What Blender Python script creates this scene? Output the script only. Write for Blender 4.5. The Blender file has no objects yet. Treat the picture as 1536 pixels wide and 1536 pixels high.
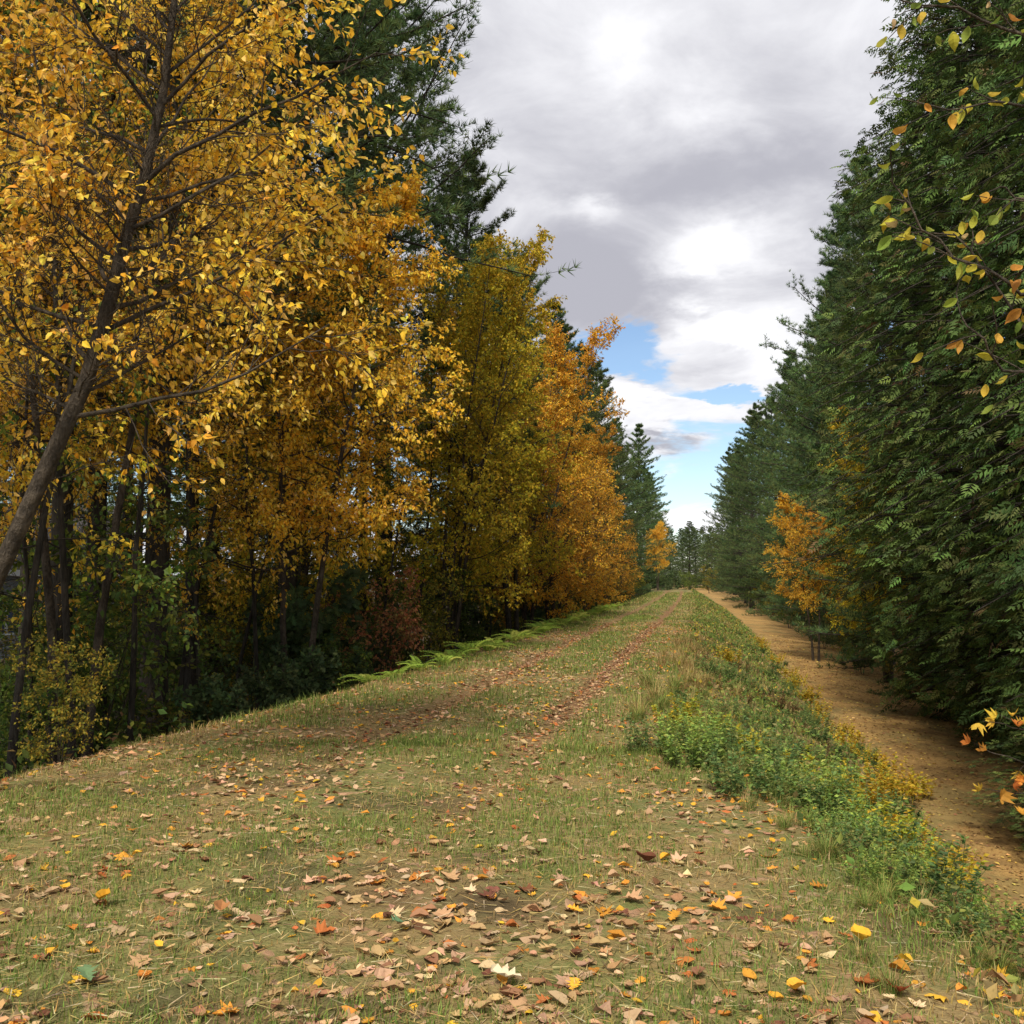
import bpy, math
import numpy as np
from mathutils import Vector, Matrix

# ------------------------------------------------------------------ camera, world, sun, exposure
sc = bpy.context.scene
col = sc.collection
YAW, PITCH, FPX = math.radians(10.56), math.radians(3.64), 1540.0
cam_d = bpy.data.cameras.new('camera'); cam = bpy.data.objects.new('camera', cam_d); col.objects.link(cam)
cam.location = (0, 0, 1.6); cam.rotation_euler = (math.pi/2 + PITCH, 0, YAW)
cam_d.sensor_fit = 'HORIZONTAL'; cam_d.angle = 2*math.atan(768/FPX)
cam_d.clip_start = 0.05; cam_d.clip_end = 3000
sc.camera = cam

SUN_AZ, SUN_EL = math.radians(185), math.radians(48)      # azimuth clockwise from +Y (the path's direction)
sun_dir = Vector((math.sin(SUN_AZ)*math.cos(SUN_EL), math.cos(SUN_AZ)*math.cos(SUN_EL), math.sin(SUN_EL)))
sd = bpy.data.lights.new('sun', 'SUN'); sd.energy = 3.0; sd.angle = math.radians(10); sd.color = (1, .94, .82)
so = bpy.data.objects.new('sun', sd); col.objects.link(so); so.location = (0, 0, 60)
so.rotation_euler = sun_dir.to_track_quat('Z', 'Y').to_euler()

sc.view_settings.view_transform = 'Standard'; sc.view_settings.look = 'None'
sc.view_settings.gamma = 1; sc.view_settings.use_curve_mapping = False
sc.view_settings.exposure = 0.74
sc.render.engine = 'CYCLES'
sc.cycles.max_bounces = 7; sc.cycles.diffuse_bounces = 5; sc.cycles.glossy_bounces = 2
sc.cycles.transmission_bounces = 4; sc.cycles.transparent_max_bounces = 4
sc.cycles.use_denoising = True

class NT:
    """small helper for node trees"""
    def __init__(s, tree): s.t = tree; s.n = tree.nodes; s.l = tree.links
    def new(s, kind, **kw):
        n = s.n.new(kind)
        for k, v in kw.items(): setattr(n, k, v)
        return n
    def set(s, sock, v):
        if isinstance(v, bpy.types.NodeSocket): s.l.new(v, sock)
        elif v is not None: sock.default_value = v
    def m(s, op, a, b=None, c=None, clamp=False):
        n = s.new('ShaderNodeMath', operation=op, use_clamp=clamp)
        for i, v in enumerate((a, b, c)): s.set(n.inputs[i], v)
        return n.outputs[0]
    def mix(s, f, a, b):
        n = s.new('ShaderNodeMix', data_type='RGBA')
        s.set(n.inputs[0], f); s.set(n.inputs[6], a); s.set(n.inputs[7], b)
        return n.outputs[2]
    def noise(s, vec, scale, detail=4, rough=.55, dist=0.0):
        n = s.new('ShaderNodeTexNoise')
        s.set(n.inputs['Vector'], vec); s.set(n.inputs['Scale'], scale); s.set(n.inputs['Detail'], detail)
        s.set(n.inputs['Roughness'], rough); s.set(n.inputs['Distortion'], dist)
        return n.outputs[0]
    def ramp(s, f, lo, hi):
        n = s.new('ShaderNodeMapRange', interpolation_type='SMOOTHSTEP')
        s.set(n.inputs[0], f); s.set(n.inputs[1], lo); s.set(n.inputs[2], hi)
        return n.outputs[0]

def C4(c): return (c[0], c[1], c[2], 1.0)

def make_world():
    w = bpy.data.worlds.new('World'); sc.world = w; w.use_nodes = True
    g = NT(w.node_tree); g.n.clear()
    sky = g.new('ShaderNodeTexSky', sky_type='NISHITA'); sky.sun_disc = False
    sky.sun_elevation = SUN_EL; sky.sun_rotation = SUN_AZ
    sky.air_density = 1.0; sky.dust_density = 0.0; sky.ozone_density = 3.0
    tc = g.new('ShaderNodeTexCoord'); d = tc.outputs['Generated']
    sep = g.new('ShaderNodeSeparateXYZ'); g.l.new(d, sep.inputs[0])
    x, y, z = sep.outputs
    zc = g.m('MAXIMUM', z, 0.0)
    k = g.m('ADD', zc, 0.20)
    comb = g.new('ShaderNodeCombineXYZ')                      # a flat cloud deck seen in perspective
    g.set(comb.inputs[0], g.m('DIVIDE', x, k)); g.set(comb.inputs[1], g.m('DIVIDE', y, k)); g.set(comb.inputs[2], 3.7)
    p = comb.outputs[0]
    az = g.m('MULTIPLY', g.m('ARCTAN2', x, y), 57.2958)
    el = g.m('MULTIPLY', g.m('ARCSINE', z), 57.2958)
    warp = g.m('MULTIPLY', g.m('SUBTRACT', g.noise(p, 1.7, 5, .6), .5), 7.0)
    warp2 = g.m('MULTIPLY', g.m('SUBTRACT', g.noise(p, 2.3, 5, .6, .3), .5), 7.0)
    fine = g.m('MULTIPLY', g.m('SUBTRACT', g.noise(p, 7.0, 7, .62, .2), .5), 3.6)
    fine2 = g.m('MULTIPLY', g.m('SUBTRACT', g.noise(p, 9.0, 7, .62, .2), .5), 3.0)
    azw = g.m('ADD', g.m('ADD', az, warp), fine); elw = g.m('ADD', g.m('ADD', el, warp2), fine2)
    def blob(a0, e0, sa, se, amp):
        u = g.m('DIVIDE', g.m('SUBTRACT', azw, a0), sa); v = g.m('DIVIDE', g.m('SUBTRACT', elw, e0), se)
        r = g.m('ADD', g.m('MULTIPLY', u, u), g.m('MULTIPLY', v, v))
        return g.m('MULTIPLY', g.m('EXPONENT', g.m('MULTIPLY', r, -1.0)), amp)
    # gaps in the deck: it is closed overhead and broken low down
    n1 = g.noise(p, 1.0, 7, .58, .35)
    low = g.m('SUBTRACT', 1.0, g.ramp(el, 11.5, 15.5))
    gap = g.m('MULTIPLY', low, g.ramp(n1, .40, .56))
    gap = g.m('MAXIMUM', gap, g.m('ADD', blob(-4.6, 12.5, 3.0, 1.2, 1.4), blob(1.2, 10.6, 3.0, .8, 1.2)))
    gap = g.m('SUBTRACT', gap, g.m('ADD', blob(1.0, 12.6, 2.8, .8, 1.2), blob(-3.4, 9.4, 2.6, 1.0, 1.2)))
    gap = g.m('MULTIPLY', g.ramp(gap, .22, .72), .96)
    gap = g.m('MULTIPLY', gap, g.ramp(el, -2.0, 3.0))
    # light and grey in the clouds
    n2 = g.noise(p, 1.25, 6, .54, .25)
    n3 = g.noise(p, 4.2, 7, .6, .4)
    br = g.m('ADD', g.m('MULTIPLY', g.m('SUBTRACT', n2, .5), 1.0), g.m('MULTIPLY', g.m('SUBTRACT', n3, .5), .85))
    for b in ((1.5, 17.2, 3.4, 2.2, .58), (-5.8, 20.8, 2.2, .9, .30), (-4.3, 28.0, 2.2, 2.0, .22), (0.6, 25.3, 3.0, 1.6, .22),
              (-5.5, 17.0, 4.0, 2.0, -.30), (0.0, 21.8, 7.5, 1.3, -.22), (-3, 15.2, 6, 1.0, -.22), (-8, 24, 5, 2.2, -.14),
              (-1.8, 6.8, 1.7, .6, -.75), (-3.0, 10.4, 2.6, .6, .30), (1.5, 13.3, 3.0, .7, .45), (0.5, 8.6, 3, 1.2, .1), (-1.5, 3.6, 3, 1.2, .15)):
        br = g.m('ADD', br, blob(*b))
    lowb = g.m('MULTIPLY', low, .22)
    br = g.ramp(g.m('ADD', br, lowb), -.42, .62)
    cloud = g.mix(br, C4((.365, .365, .41)), C4((.86, .86, .88)))
    bg1 = g.new('ShaderNodeBackground'); g.l.new(sky.outputs[0], bg1.inputs[0]); bg1.inputs[1].default_value = .085
    bg2 = g.new('ShaderNodeBackground'); g.l.new(cloud, bg2.inputs[0]); bg2.inputs[1].default_value = .82
    ms = g.new('ShaderNodeMixShader'); g.l.new(gap, ms.inputs[0]); g.l.new(bg2.outputs[0], ms.inputs[1]); g.l.new(bg1.outputs[0], ms.inputs[2])
    out = g.new('ShaderNodeOutputWorld'); g.l.new(ms.outputs[0], out.inputs[0])
make_world()

# ------------------------------------------------------------------ helpers
cF = np.array([-math.sin(YAW)*math.cos(PITCH), math.cos(YAW)*math.cos(PITCH), math.sin(PITCH)])
cR = np.array([math.cos(YAW), math.sin(YAW), 0.0]); cU = np.cross(cR, cF); cP = np.array([0, 0, 1.6])
def at(u, v, d):
    """point at distance d in front of the camera in the direction of a point of the photograph"""
    return cP + d*(cF + (u-768)/FPX*cR + (768-v)/FPX*cU)
def proj(P):
    q = np.asarray(P) - cP; d = q @ cF
    dd = np.where(np.abs(d) < 1e-6, 1e-6, d)
    return 768 + FPX*(q @ cR)/dd, 768 - FPX*(q @ cU)/dd, d

def nrm(a): return a/np.maximum(np.linalg.norm(a, axis=-1, keepdims=True), 1e-9)
def sstep(a, lo, hi):
    t = np.clip((a-lo)/(hi-lo), 0, 1); return t*t*(3-2*t)

def vnoise(x, y, seed=0):
    """cheap smooth value noise in 0..1"""
    x = np.asarray(x, float); y = np.asarray(y, float)
    xi = np.floor(x); yi = np.floor(y); fx = x-xi; fy = y-yi
    fx = fx*fx*(3-2*fx); fy = fy*fy*(3-2*fy)
    def h(a, b):
        s = np.sin(a*127.1+b*311.7+seed*74.7)*43758.5453; return s-np.floor(s)
    return (h(xi, yi)*(1-fx)+h(xi+1, yi)*fx)*(1-fy)+(h(xi, yi+1)*(1-fx)+h(xi+1, yi+1)*fx)*fy
def fbm(x, y, seed=0): return .55*vnoise(x, y, seed)+.3*vnoise(x*2.1, y*2.1, seed+3)+.15*vnoise(x*4.3, y*4.3, seed+7)

class MB:
    def __init__(s): s.v = []; s.f = []; s.c = []; s.n = 0
    def add(s, V, F, C=None):
        V = np.asarray(V, np.float32).reshape(-1, 3); F = np.asarray(F, np.int64).reshape(-1, 3)
        if C is None: C = np.ones((len(V), 3), np.float32)
        C = np.asarray(C, np.float32)
        if C.ndim == 1: C = np.tile(C, (len(V), 1))
        s.v.append(V); s.f.append(F+s.n); s.c.append(C); s.n += len(V)
        return s
    def mesh(s, name, mat, smooth=False):
        V = np.concatenate(s.v); F = np.concatenate(s.f).astype(np.int32); C = np.concatenate(s.c)
        me = bpy.data.meshes.new(name)
        me.vertices.add(len(V)); me.vertices.foreach_set('co', V.ravel())
        me.loops.add(len(F)*3); me.loops.foreach_set('vertex_index', F.ravel())
        me.polygons.add(len(F)); me.polygons.foreach_set('loop_start', np.arange(len(F), dtype=np.int32)*3)
        me.update(calc_edges=True)
        a = me.color_attributes.new('col', 'FLOAT_COLOR', 'POINT')
        C4_ = np.ones((len(V), 4), np.float32); C4_[:, :3] = C
        a.data.foreach_set('color', C4_.ravel())
        if smooth: me.shade_smooth()
        else: me.shade_flat()
        me.materials.append(mat)
        return me

def link(name, me, parent=None, loc=(0, 0, 0), rot=(0, 0, 0), scale=1.0):
    o = bpy.data.objects.new(name, me); col.objects.link(o)
    o.parent = parent; o.location = loc; o.rotation_euler = rot
    o.scale = (scale,)*3 if np.isscalar(scale) else scale
    return o
def tag(o, label=None, cat=None, group=None, kind=None):
    if label: o['label'] = label
    if cat: o['category'] = cat
    if group: o['group'] = group
    if kind: o['kind'] = kind
    return o

def scatter(mb, T, F, P, A, N, S, C):
    """copies of a template (x width, y length, z normal) at points P, length axis A, normal N, size S, colour C"""
    n = len(P)
    if n == 0: return
    A = nrm(A); X = nrm(np.cross(A, N)); Z = np.cross(X, A)
    S = np.asarray(S, float)
    if S.ndim == 0: S = np.full((n, 3), float(S))
    elif S.ndim == 1: S = np.repeat(S[:, None], 3, 1)
    V = (P[:, None, :] + (T[None, :, 0]*S[:, None, 0])[..., None]*X[:, None] + (T[None, :, 1]*S[:, None, 1])[..., None]*A[:, None]
         + (T[None, :, 2]*S[:, None, 2])[..., None]*Z[:, None])
    k = len(T)
    Fa = (np.asarray(F)[None] + (np.arange(n)*k)[:, None, None]).reshape(-1, 3)
    mb.add(V.reshape(-1, 3), Fa, np.repeat(np.asarray(C, np.float32), k, 0))

def tubes(mb, pts, rad, sides, C=None):
    """pts (B,n,3), rad (B,n)"""
    B, n, _ = pts.shape
    t = np.empty_like(pts); t[:, 1:-1] = pts[:, 2:]-pts[:, :-2]; t[:, 0] = pts[:, 1]-pts[:, 0]; t[:, -1] = pts[:, -1]-pts[:, -2]
    t = nrm(t)
    ref = np.where(np.abs(t[:, :1, 2:3]) > .8, np.array([1., 0, 0]), np.array([0, 0, 1.]))
    u = nrm(np.cross(t, ref)); w = np.cross(t, u)
    a = np.arange(sides)*2*math.pi/sides
    ring = u[:, :, None]*np.cos(a)[None, None, :, None] + w[:, :, None]*np.sin(a)[None, None, :, None]
    V = pts[:, :, None] + ring*rad[:, :, None, None]
    i = np.arange(n-1)[:, None]*sides; j = np.arange(sides)[None]; j2 = (j+1) % sides
    q = np.stack([i+j, i+j2, i+sides+j2, i+sides+j], -1).reshape(-1, 4)
    tri = np.concatenate([q[:, [0, 1, 2]], q[:, [0, 2, 3]]])
    F = (tri[None]+(np.arange(B)*n*sides)[:, None, None]).reshape(-1, 3)
    mb.add(V.reshape(-1, 3), F, C)

def grow(rng, start, dirs, lens, nseg, wob=.15, up=0.0):
    """polylines from start, following dirs with wobble and an upward pull"""
    B = len(start); pts = np.empty((B, nseg+1, 3)); pts[:, 0] = start; d = nrm(dirs.copy()); st = (lens/nseg)[:, None]
    for i in range(nseg):
        d = nrm(d + rng.normal(0, wob, (B, 3)) + np.array([0, 0, up]))
        pts[:, i+1] = pts[:, i] + d*st
    return pts
def along(pts, idx, t):
    n = pts.shape[1]-1; s = np.clip(t, 0, .9999)*n; i = s.astype(int); f = (s-i)[:, None]
    a = pts[idx, i]; b = pts[idx, i+1]
    return a*(1-f)+b*f, nrm(b-a)
def veer(rng, d, ang, phi=None):
    """turn d by ang about a random perpendicular"""
    r = nrm(np.cross(d, nrm(rng.normal(0, 1, d.shape)))) if phi is None else phi
    return nrm(d*np.cos(ang)[:, None] + r*np.sin(ang)[:, None])

# leaf templates: x width, y length, z normal
LEAF2 = (np.array([[0, 0, 0], [.30, .42, .06], [0, 1, -.08], [-.30, .42, .06]]), [[0, 1, 2], [0, 2, 3]])
LEAF4 = (np.array([[0, 0, 0], [.29, .30, .07], [.22, .66, .05], [0, 1, -.12], [-.22, .66, .05], [-.29, .30, .07], [0, .48, 0.0]]),
         [[0, 1, 6], [1, 2, 6], [2, 3, 6], [3, 4, 6], [4, 5, 6], [5, 0, 6]])
def lobed(half, cup=.10):
    """leaf with a lobed outline: half = right-hand outline (x,y) from base to tip, fanned from points on the midrib"""
    h = np.array(half, float); m = len(h)
    R = np.c_[h, cup*np.abs(h[:, 0])]; L = R*np.array([-1, 1, 1])
    mid = np.c_[np.zeros(m), h[:, 1]*.94+.02, -.06*np.sin(h[:, 1]*3)]
    V = np.concatenate([R, mid, L]); F = []
    for i in range(m-1):
        F += [[i, i+1, m+i+1], [i, m+i+1, m+i], [m+i, m+i+1, 2*m+i+1], [m+i, 2*m+i+1, 2*m+i]]
    return V, F
OAK = lobed([(.02, 0), (.10, .12), (.22, .22), (.10, .32), (.34, .44), (.14, .53), (.40, .68), (.16, .74), (.24, .90), (.0, 1.0)])
MAPLE = lobed([(.03, 0), (.30, -.06), (.26, .10), (.55, .20), (.34, .34), (.58, .62), (.28, .52), (.16, .62), (.20, .80), (0, 1.05)])
OVAL = lobed([(.01, 0), (.19, .14), (.30, .34), (.30, .55), (.20, .78), (.08, .93), (0, 1)], .18)
TAPER = lobed([(.01, 0), (.11, .10), (.20, .26), (.235, .44), (.20, .62), (.12, .80), (.045, .92), (0, 1.04)], .3)
LANCE = lobed([(.01, 0), (.07, .2), (.10, .45), (.07, .75), (0, 1)], .3)
def curl(tpl, rng, bend, roll, crumple=.03):
    V = tpl[0].copy(); y = V[:, 1]-.5
    V[:, 2] += bend*(y*y)*1.6 + roll*(V[:, 0]**2)*4 + rng.normal(0, crumple, len(V)) + .12*rng.normal()*V[:, 0]*y*4
    V[:, 1] = .5 + y*(1-.25*abs(bend))
    return V, tpl[1]

def pal(rng, n, cols, w=None, jit=.16):
    c = np.array(cols, float); w = None if w is None else np.array(w, float)/np.sum(w)
    k = rng.choice(len(c), n, p=w)
    return np.clip(c[k]*(1+rng.normal(0, jit, (n, 1)))*(1+rng.normal(0, jit*.35, (n, 3))), .004, .9)

# ------------------------------------------------------------------ materials
def mat_leaf(name, trans=.34, rough=.5, spec=.25, hue=.016, val=.2, spot=55):
    m = bpy.data.materials.new(name); m.use_nodes = True; g = NT(m.node_tree); g.n.clear()
    at_ = g.new('ShaderNodeAttribute', attribute_name='col')
    oi = g.new('ShaderNodeObjectInfo')
    hv = g.new('ShaderNodeHueSaturation')
    g.set(hv.inputs['Hue'], g.m('ADD', .5-hue/2, g.m('MULTIPLY', oi.outputs['Random'], hue)))
    g.set(hv.inputs['Value'], g.m('ADD', 1-val/2, g.m('MULTIPLY', g.m('FRACT', g.m('MULTIPLY', oi.outputs['Random'], 7.3)), val)))
    tc = g.new('ShaderNodeTexCoord')
    sp = g.noise(tc.outputs['Object'], spot, 5, .65)
    g.l.new(at_.outputs['Color'], hv.inputs['Color'])
    c = g.mix(g.m('MULTIPLY', g.ramp(sp, .5, .75), .35), hv.outputs[0], C4((.10, .07, .02)))
    pb = g.new('ShaderNodeBsdfPrincipled'); g.l.new(c, pb.inputs['Base Color'])
    pb.inputs['Roughness'].default_value = rough; pb.inputs['Specular IOR Level'].default_value = spec
    tr = g.new('ShaderNodeBsdfTranslucent'); g.l.new(c, tr.inputs[0])
    mx = g.new('ShaderNodeMixShader'); mx.inputs[0].default_value = trans
    g.l.new(pb.outputs[0], mx.inputs[1]); g.l.new(tr.outputs[0], mx.inputs[2])
    o = g.new('ShaderNodeOutputMaterial'); g.l.new(mx.outputs[0], o.inputs[0])
    return m
def mat_bark(name, c1, c2, scale=9, stretch=.25):
    m = bpy.data.materials.new(name); m.use_nodes = True; g = NT(m.node_tree); g.n.clear()
    tc = g.new('ShaderNodeTexCoord'); mp = g.new('ShaderNodeMapping'); mp.inputs['Scale'].default_value = (1, 1, stretch)
    g.l.new(tc.outputs['Object'], mp.inputs[0])
    n = g.noise(mp.outputs[0], scale, 6, .65, .3); n2 = g.noise(mp.outputs[0], scale*5, 4, .6)
    f = g.ramp(g.m('ADD', g.m('MULTIPLY', n, .65), g.m('MULTIPLY', n2, .35)), .36, .64)
    c = g.mix(f, C4(c1), C4(c2))
    pb = g.new('ShaderNodeBsdfPrincipled'); g.l.new(c, pb.inputs['Base Color']); pb.inputs['Roughness'].default_value = .9
    pb.inputs['Specular IOR Level'].default_value = .2
    bp = g.new('ShaderNodeBump'); bp.inputs['Strength'].default_value = .8; bp.inputs['Distance'].default_value = .03
    g.l.new(f, bp.inputs['Height']); g.l.new(bp.outputs[0], pb.inputs['Normal'])
    o = g.new('ShaderNodeOutputMaterial'); g.l.new(pb.outputs[0], o.inputs[0])
    return m
def mat_plain(name, c, rough=.7, noise_amt=.2, scale=6):
    m = bpy.data.materials.new(name); m.use_nodes = True; g = NT(m.node_tree); g.n.clear()
    tc = g.new('ShaderNodeTexCoord'); n = g.noise(tc.outputs['Object'], scale, 5, .6)
    cc = g.mix(g.m('MULTIPLY', n, noise_amt*2), C4(c), C4([v*.45 for v in c]))
    pb = g.new('ShaderNodeBsdfPrincipled'); g.l.new(cc, pb.inputs['Base Color']); pb.inputs['Roughness'].default_value = rough
    o = g.new('ShaderNodeOutputMaterial'); g.l.new(pb.outputs[0], o.inputs[0])
    return m
M_LEAF = mat_leaf('autumn_leaf', .46, .6, .06)
M_LEAF1 = mat_leaf('single_leaf', .4, .55, .12, .05, .5, 5)
M_DEAD1 = mat_leaf('single_dead_leaf', .12, .8, .06, .03, .5, 5)
M_NEEDLE = mat_leaf('pine_needle', .22, .6, .05, .05, .6)
M_SPRAY = mat_leaf('evergreen_spray', .18, .6, .07, .02, .3)
M_GRASS = mat_leaf('grass_blade', .25, .7, .04)
M_DEAD = mat_leaf('dead_leaf', .12, .8, .06)
M_BIRCH = mat_bark('birch_bark', (.028, .022, .016), (.10, .078, .056), 9, .5)
M_PINE = mat_bark('pine_bark', (.020, .017, .013), (.070, .058, .044), 8, .2)

def mat_ground():
    m = bpy.data.materials.new('ground_soil_and_turf'); m.use_nodes = True; g = NT(m.node_tree); g.n.clear()
    geo = g.new('ShaderNodeNewGeometry'); pos = geo.outputs['Position']
    at_ = g.new('ShaderNodeAttribute', attribute_name='col')       # r: turf, g: wheel track, b: needle floor
    sp = g.new('ShaderNodeSeparateColor'); g.l.new(at_.outputs['Color'], sp.inputs[0])
    r, tr, nf = sp.outputs[0], sp.outputs[1], sp.outputs[2]
    nA = g.noise(pos, .9, 6, .62); nB = g.noise(pos, 7, 6, .65); nC = g.noise(pos, 45, 4, .65)
    vo = g.new('ShaderNodeTexVoronoi'); g.l.new(pos, vo.inputs['Vector']); vo.inputs['Scale'].default_value = 14
    vc = g.new('ShaderNodeSeparateColor'); g.l.new(vo.outputs['Color'], vc.inputs[0])
    green = g.mix(nC, C4((.075, .095, .026)), C4((.21, .23, .075)))
    dry = g.mix(nC, C4((.16, .105, .045)), C4((.37, .27, .12)))
    turf = g.mix(g.ramp(g.m('ADD', g.m('MULTIPLY', nA, .55), g.m('MULTIPLY', nB, .45)), .40, .62), dry, green)
    leafc = g.mix(vc.outputs[1], C4((.30, .16, .085)), C4((.47, .31, .19)))
    speck = g.m('MULTIPLY', g.ramp(vc.outputs[0], .80, .83), g.ramp(nB, .45, .6))
    sx = g.new('ShaderNodeSeparateXYZ'); g.l.new(pos, sx.inputs[0])
    med = g.m('ABSOLUTE', g.m('ADD', sx.outputs[0], 2.45))
    strip = g.m('MULTIPLY', g.m('SUBTRACT', 1.0, g.ramp(med, .35, .75)), g.ramp(nA, .2, .5))   # greener grass between the wheel tracks
    turf = g.mix(g.m('MULTIPLY', strip, .6), turf, green)
    turf = g.mix(speck, turf, leafc)
    needle = g.mix(g.ramp(nB, .3, .7), C4((.18, .095, .036)), C4((.42, .24, .085)))
    needle = g.mix(g.ramp(nC, .35, .7), needle, C4((.50, .32, .11)))
    nD = g.noise(pos, .35, 5, .65, .6)
    needle = g.mix(g.m('MULTIPLY', g.ramp(nA, .46, .64), .45), needle, C4((.13, .075, .035)))
    needle = g.mix(g.m('MULTIPLY', g.ramp(nD, .50, .62), .5), needle, C4((.17, .15, .06)))
    rut = g.mix(g.ramp(nC, .3, .7), C4((.13, .065, .034)), C4((.32, .18, .09)))
    soil = g.mix(g.ramp(nB, .3, .7), C4((.030, .024, .015)), C4((.10, .07, .04)))
    c = g.mix(r, soil, turf)
    c = g.mix(g.m('MULTIPLY', tr, g.ramp(nB, .22, .52)), c, rut)
    c = g.mix(g.m('MULTIPLY', nf, g.ramp(g.m('ADD', nB, nf), .5, .9)), c, needle)
    pb = g.new('ShaderNodeBsdfPrincipled'); g.l.new(c, pb.inputs['Base Color']); pb.inputs['Roughness'].default_value = .95
    pb.inputs['Specular IOR Level'].default_value = .1
    bp = g.new('ShaderNodeBump'); bp.inputs['Strength'].default_value = .7; bp.inputs['Distance'].default_value = .03
    g.set(bp.inputs['Height'], g.m('ADD', nB, nC)); g.l.new(bp.outputs[0], pb.inputs['Normal'])
    o = g.new('ShaderNodeOutputMaterial'); g.l.new(pb.outputs[0], o.inputs[0])
    return m
M_GROUND = mat_ground()

# ------------------------------------------------------------------ the ground: an embankment with a grassy track, a lower strip on the right, a wood on the left
def bend(y): return -1.6*(np.maximum(y-45, 0)/100)**2
def x_right(y): return 1.05 - 1.55*sstep(y, 3.5, 13)
def x_left(y): return -5.5 + .8*sstep(y, 6, 18)
def height(x, y):
    x = np.asarray(x, float); y = np.asarray(y, float); xs = x-bend(y)
    xr = x_right(y); xl = x_left(y)
    top = -.006*(xs+2.5)**2 + .05*(fbm(x*.7, y*.7, 1)-.5) + .05*(fbm(x*2.6, y*2.6, 2)-.5)
    far = .35+.65*sstep(y, 5, 12)
    top = top - far*.055*(np.exp(-((xs+1.65)/.20)**2) + np.exp(-((xs+3.30)/.24)**2))
    tr_ = np.clip((xs-xr)/(3.5-xr), 0, 1); tl = np.clip((xl-xs)/3.4, 0, 1)
    sm = lambda t: .55*t*t*(3-2*t)+.45*(1-(1-t)**1.6)*t**.35
    low = .10*(fbm(x*.35, y*.35, 5)-.5)
    end = 1-sstep(y, 135, 175)                               # the embankment runs out far away
    z = top - 1.9*sm(tr_) - 1.6*tl*tl*(3-2*tl) + low*np.maximum(tr_, tl)
    z = z + .5*sstep(xs, 8.5, 16)
    return z*end + (1-end)*(-1.5+low)
def axis(lo, hi, parts):
    a = [np.linspace(p, q, n, endpoint=False) for p, q, n in parts]; return np.concatenate(a+[[hi]])
def build_ground():
    xs = axis(-900, 900, [(-900, -60, 10), (-60, -12, 16), (-12, -6, 18), (-6, 2.2, 82), (2.2, 9, 40), (9, 30, 14), (30, 900, 10)])
    ys = axis(-200, 2400, [(-200, -5, 10), (-5, 2.5, 10), (2.5, 9, 75), (9, 20, 55), (20, 60, 55), (60, 220, 40), (220, 600, 15), (600, 2400, 8)])
    X, Y = np.meshgrid(xs, ys); Z = height(X, Y)
    V = np.stack([X, Y, Z], -1).reshape(-1, 3); nx = len(xs)
    i, j = np.meshgrid(np.arange(len(ys)-1), np.arange(nx-1), indexing='ij'); a = (i*nx+j).ravel()
    F = np.concatenate([np.stack([a, a+1, a+nx+1], -1), np.stack([a, a+nx+1, a+nx], -1)])
    xb = (X-bend(Y)).ravel(); yb = Y.ravel()
    turf = sstep(xb, x_left(yb)-1.2, x_left(yb)+.2)*(1-sstep(xb, 7.2, 9.5))
    turf = turf*(1-.9*np.exp(-(((xb+1.05)/.30)**2+((yb-5.05)/.26)**2)))*(1-.55*sstep(fbm(xb*1.7, yb*1.7, 61), .60, .72)*sstep(xb, x_left(yb), x_left(yb)+1))
    wob = .12*(fbm(xb*0, yb*.6, 9)-.5)
    track = (np.exp(-((xb+wob+1.65)/.20)**4)+np.exp(-((xb+wob+3.30)/.22)**4)*.75)*(.25+.75*sstep(yb, 8, 14))*(1-sstep(yb, 110, 150))
    nf = sstep(xb+1.3*(fbm(xb*.5, yb*.25, 12)-.5), 2.7, 3.8)*(1-.5*sstep(xb, 9, 13))
    mb = MB().add(V, F, np.stack([turf, np.clip(track, 0, 1), nf], -1))
    tag(link('ground', mb.mesh('ground', M_GROUND, True)), kind='structure')
build_ground()

# ------------------------------------------------------------------ tree builders (geometry in local coordinates, base at the origin)
YEL = [(.86, .49, .05), (.88, .57, .09), (.80, .41, .035), (.88, .55, .15), (.70, .49, .07)]
ORA = [(.76, .38, .035), (.82, .45, .05), (.66, .29, .025), (.74, .43, .09), (.56, .37, .05)]
OLV = [(.54, .42, .04), (.64, .45, .04), (.40, .37, .045), (.72, .47, .045), (.44, .32, .035)]
GRN = [(.10, .16, .03), (.15, .20, .035), (.07, .12, .03), (.22, .23, .04), (.12, .17, .05)]
DRK = [(.075, .115, .05), (.095, .14, .055), (.06, .09, .042), (.12, .16, .06)]
RED = [(.44, .15, .075), (.50, .22, .10), (.34, .11, .06), (.36, .24, .08)]
YGR = [(.40, .42, .05), (.55, .47, .05), (.28, .34, .05), (.60, .45, .04)]

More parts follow.
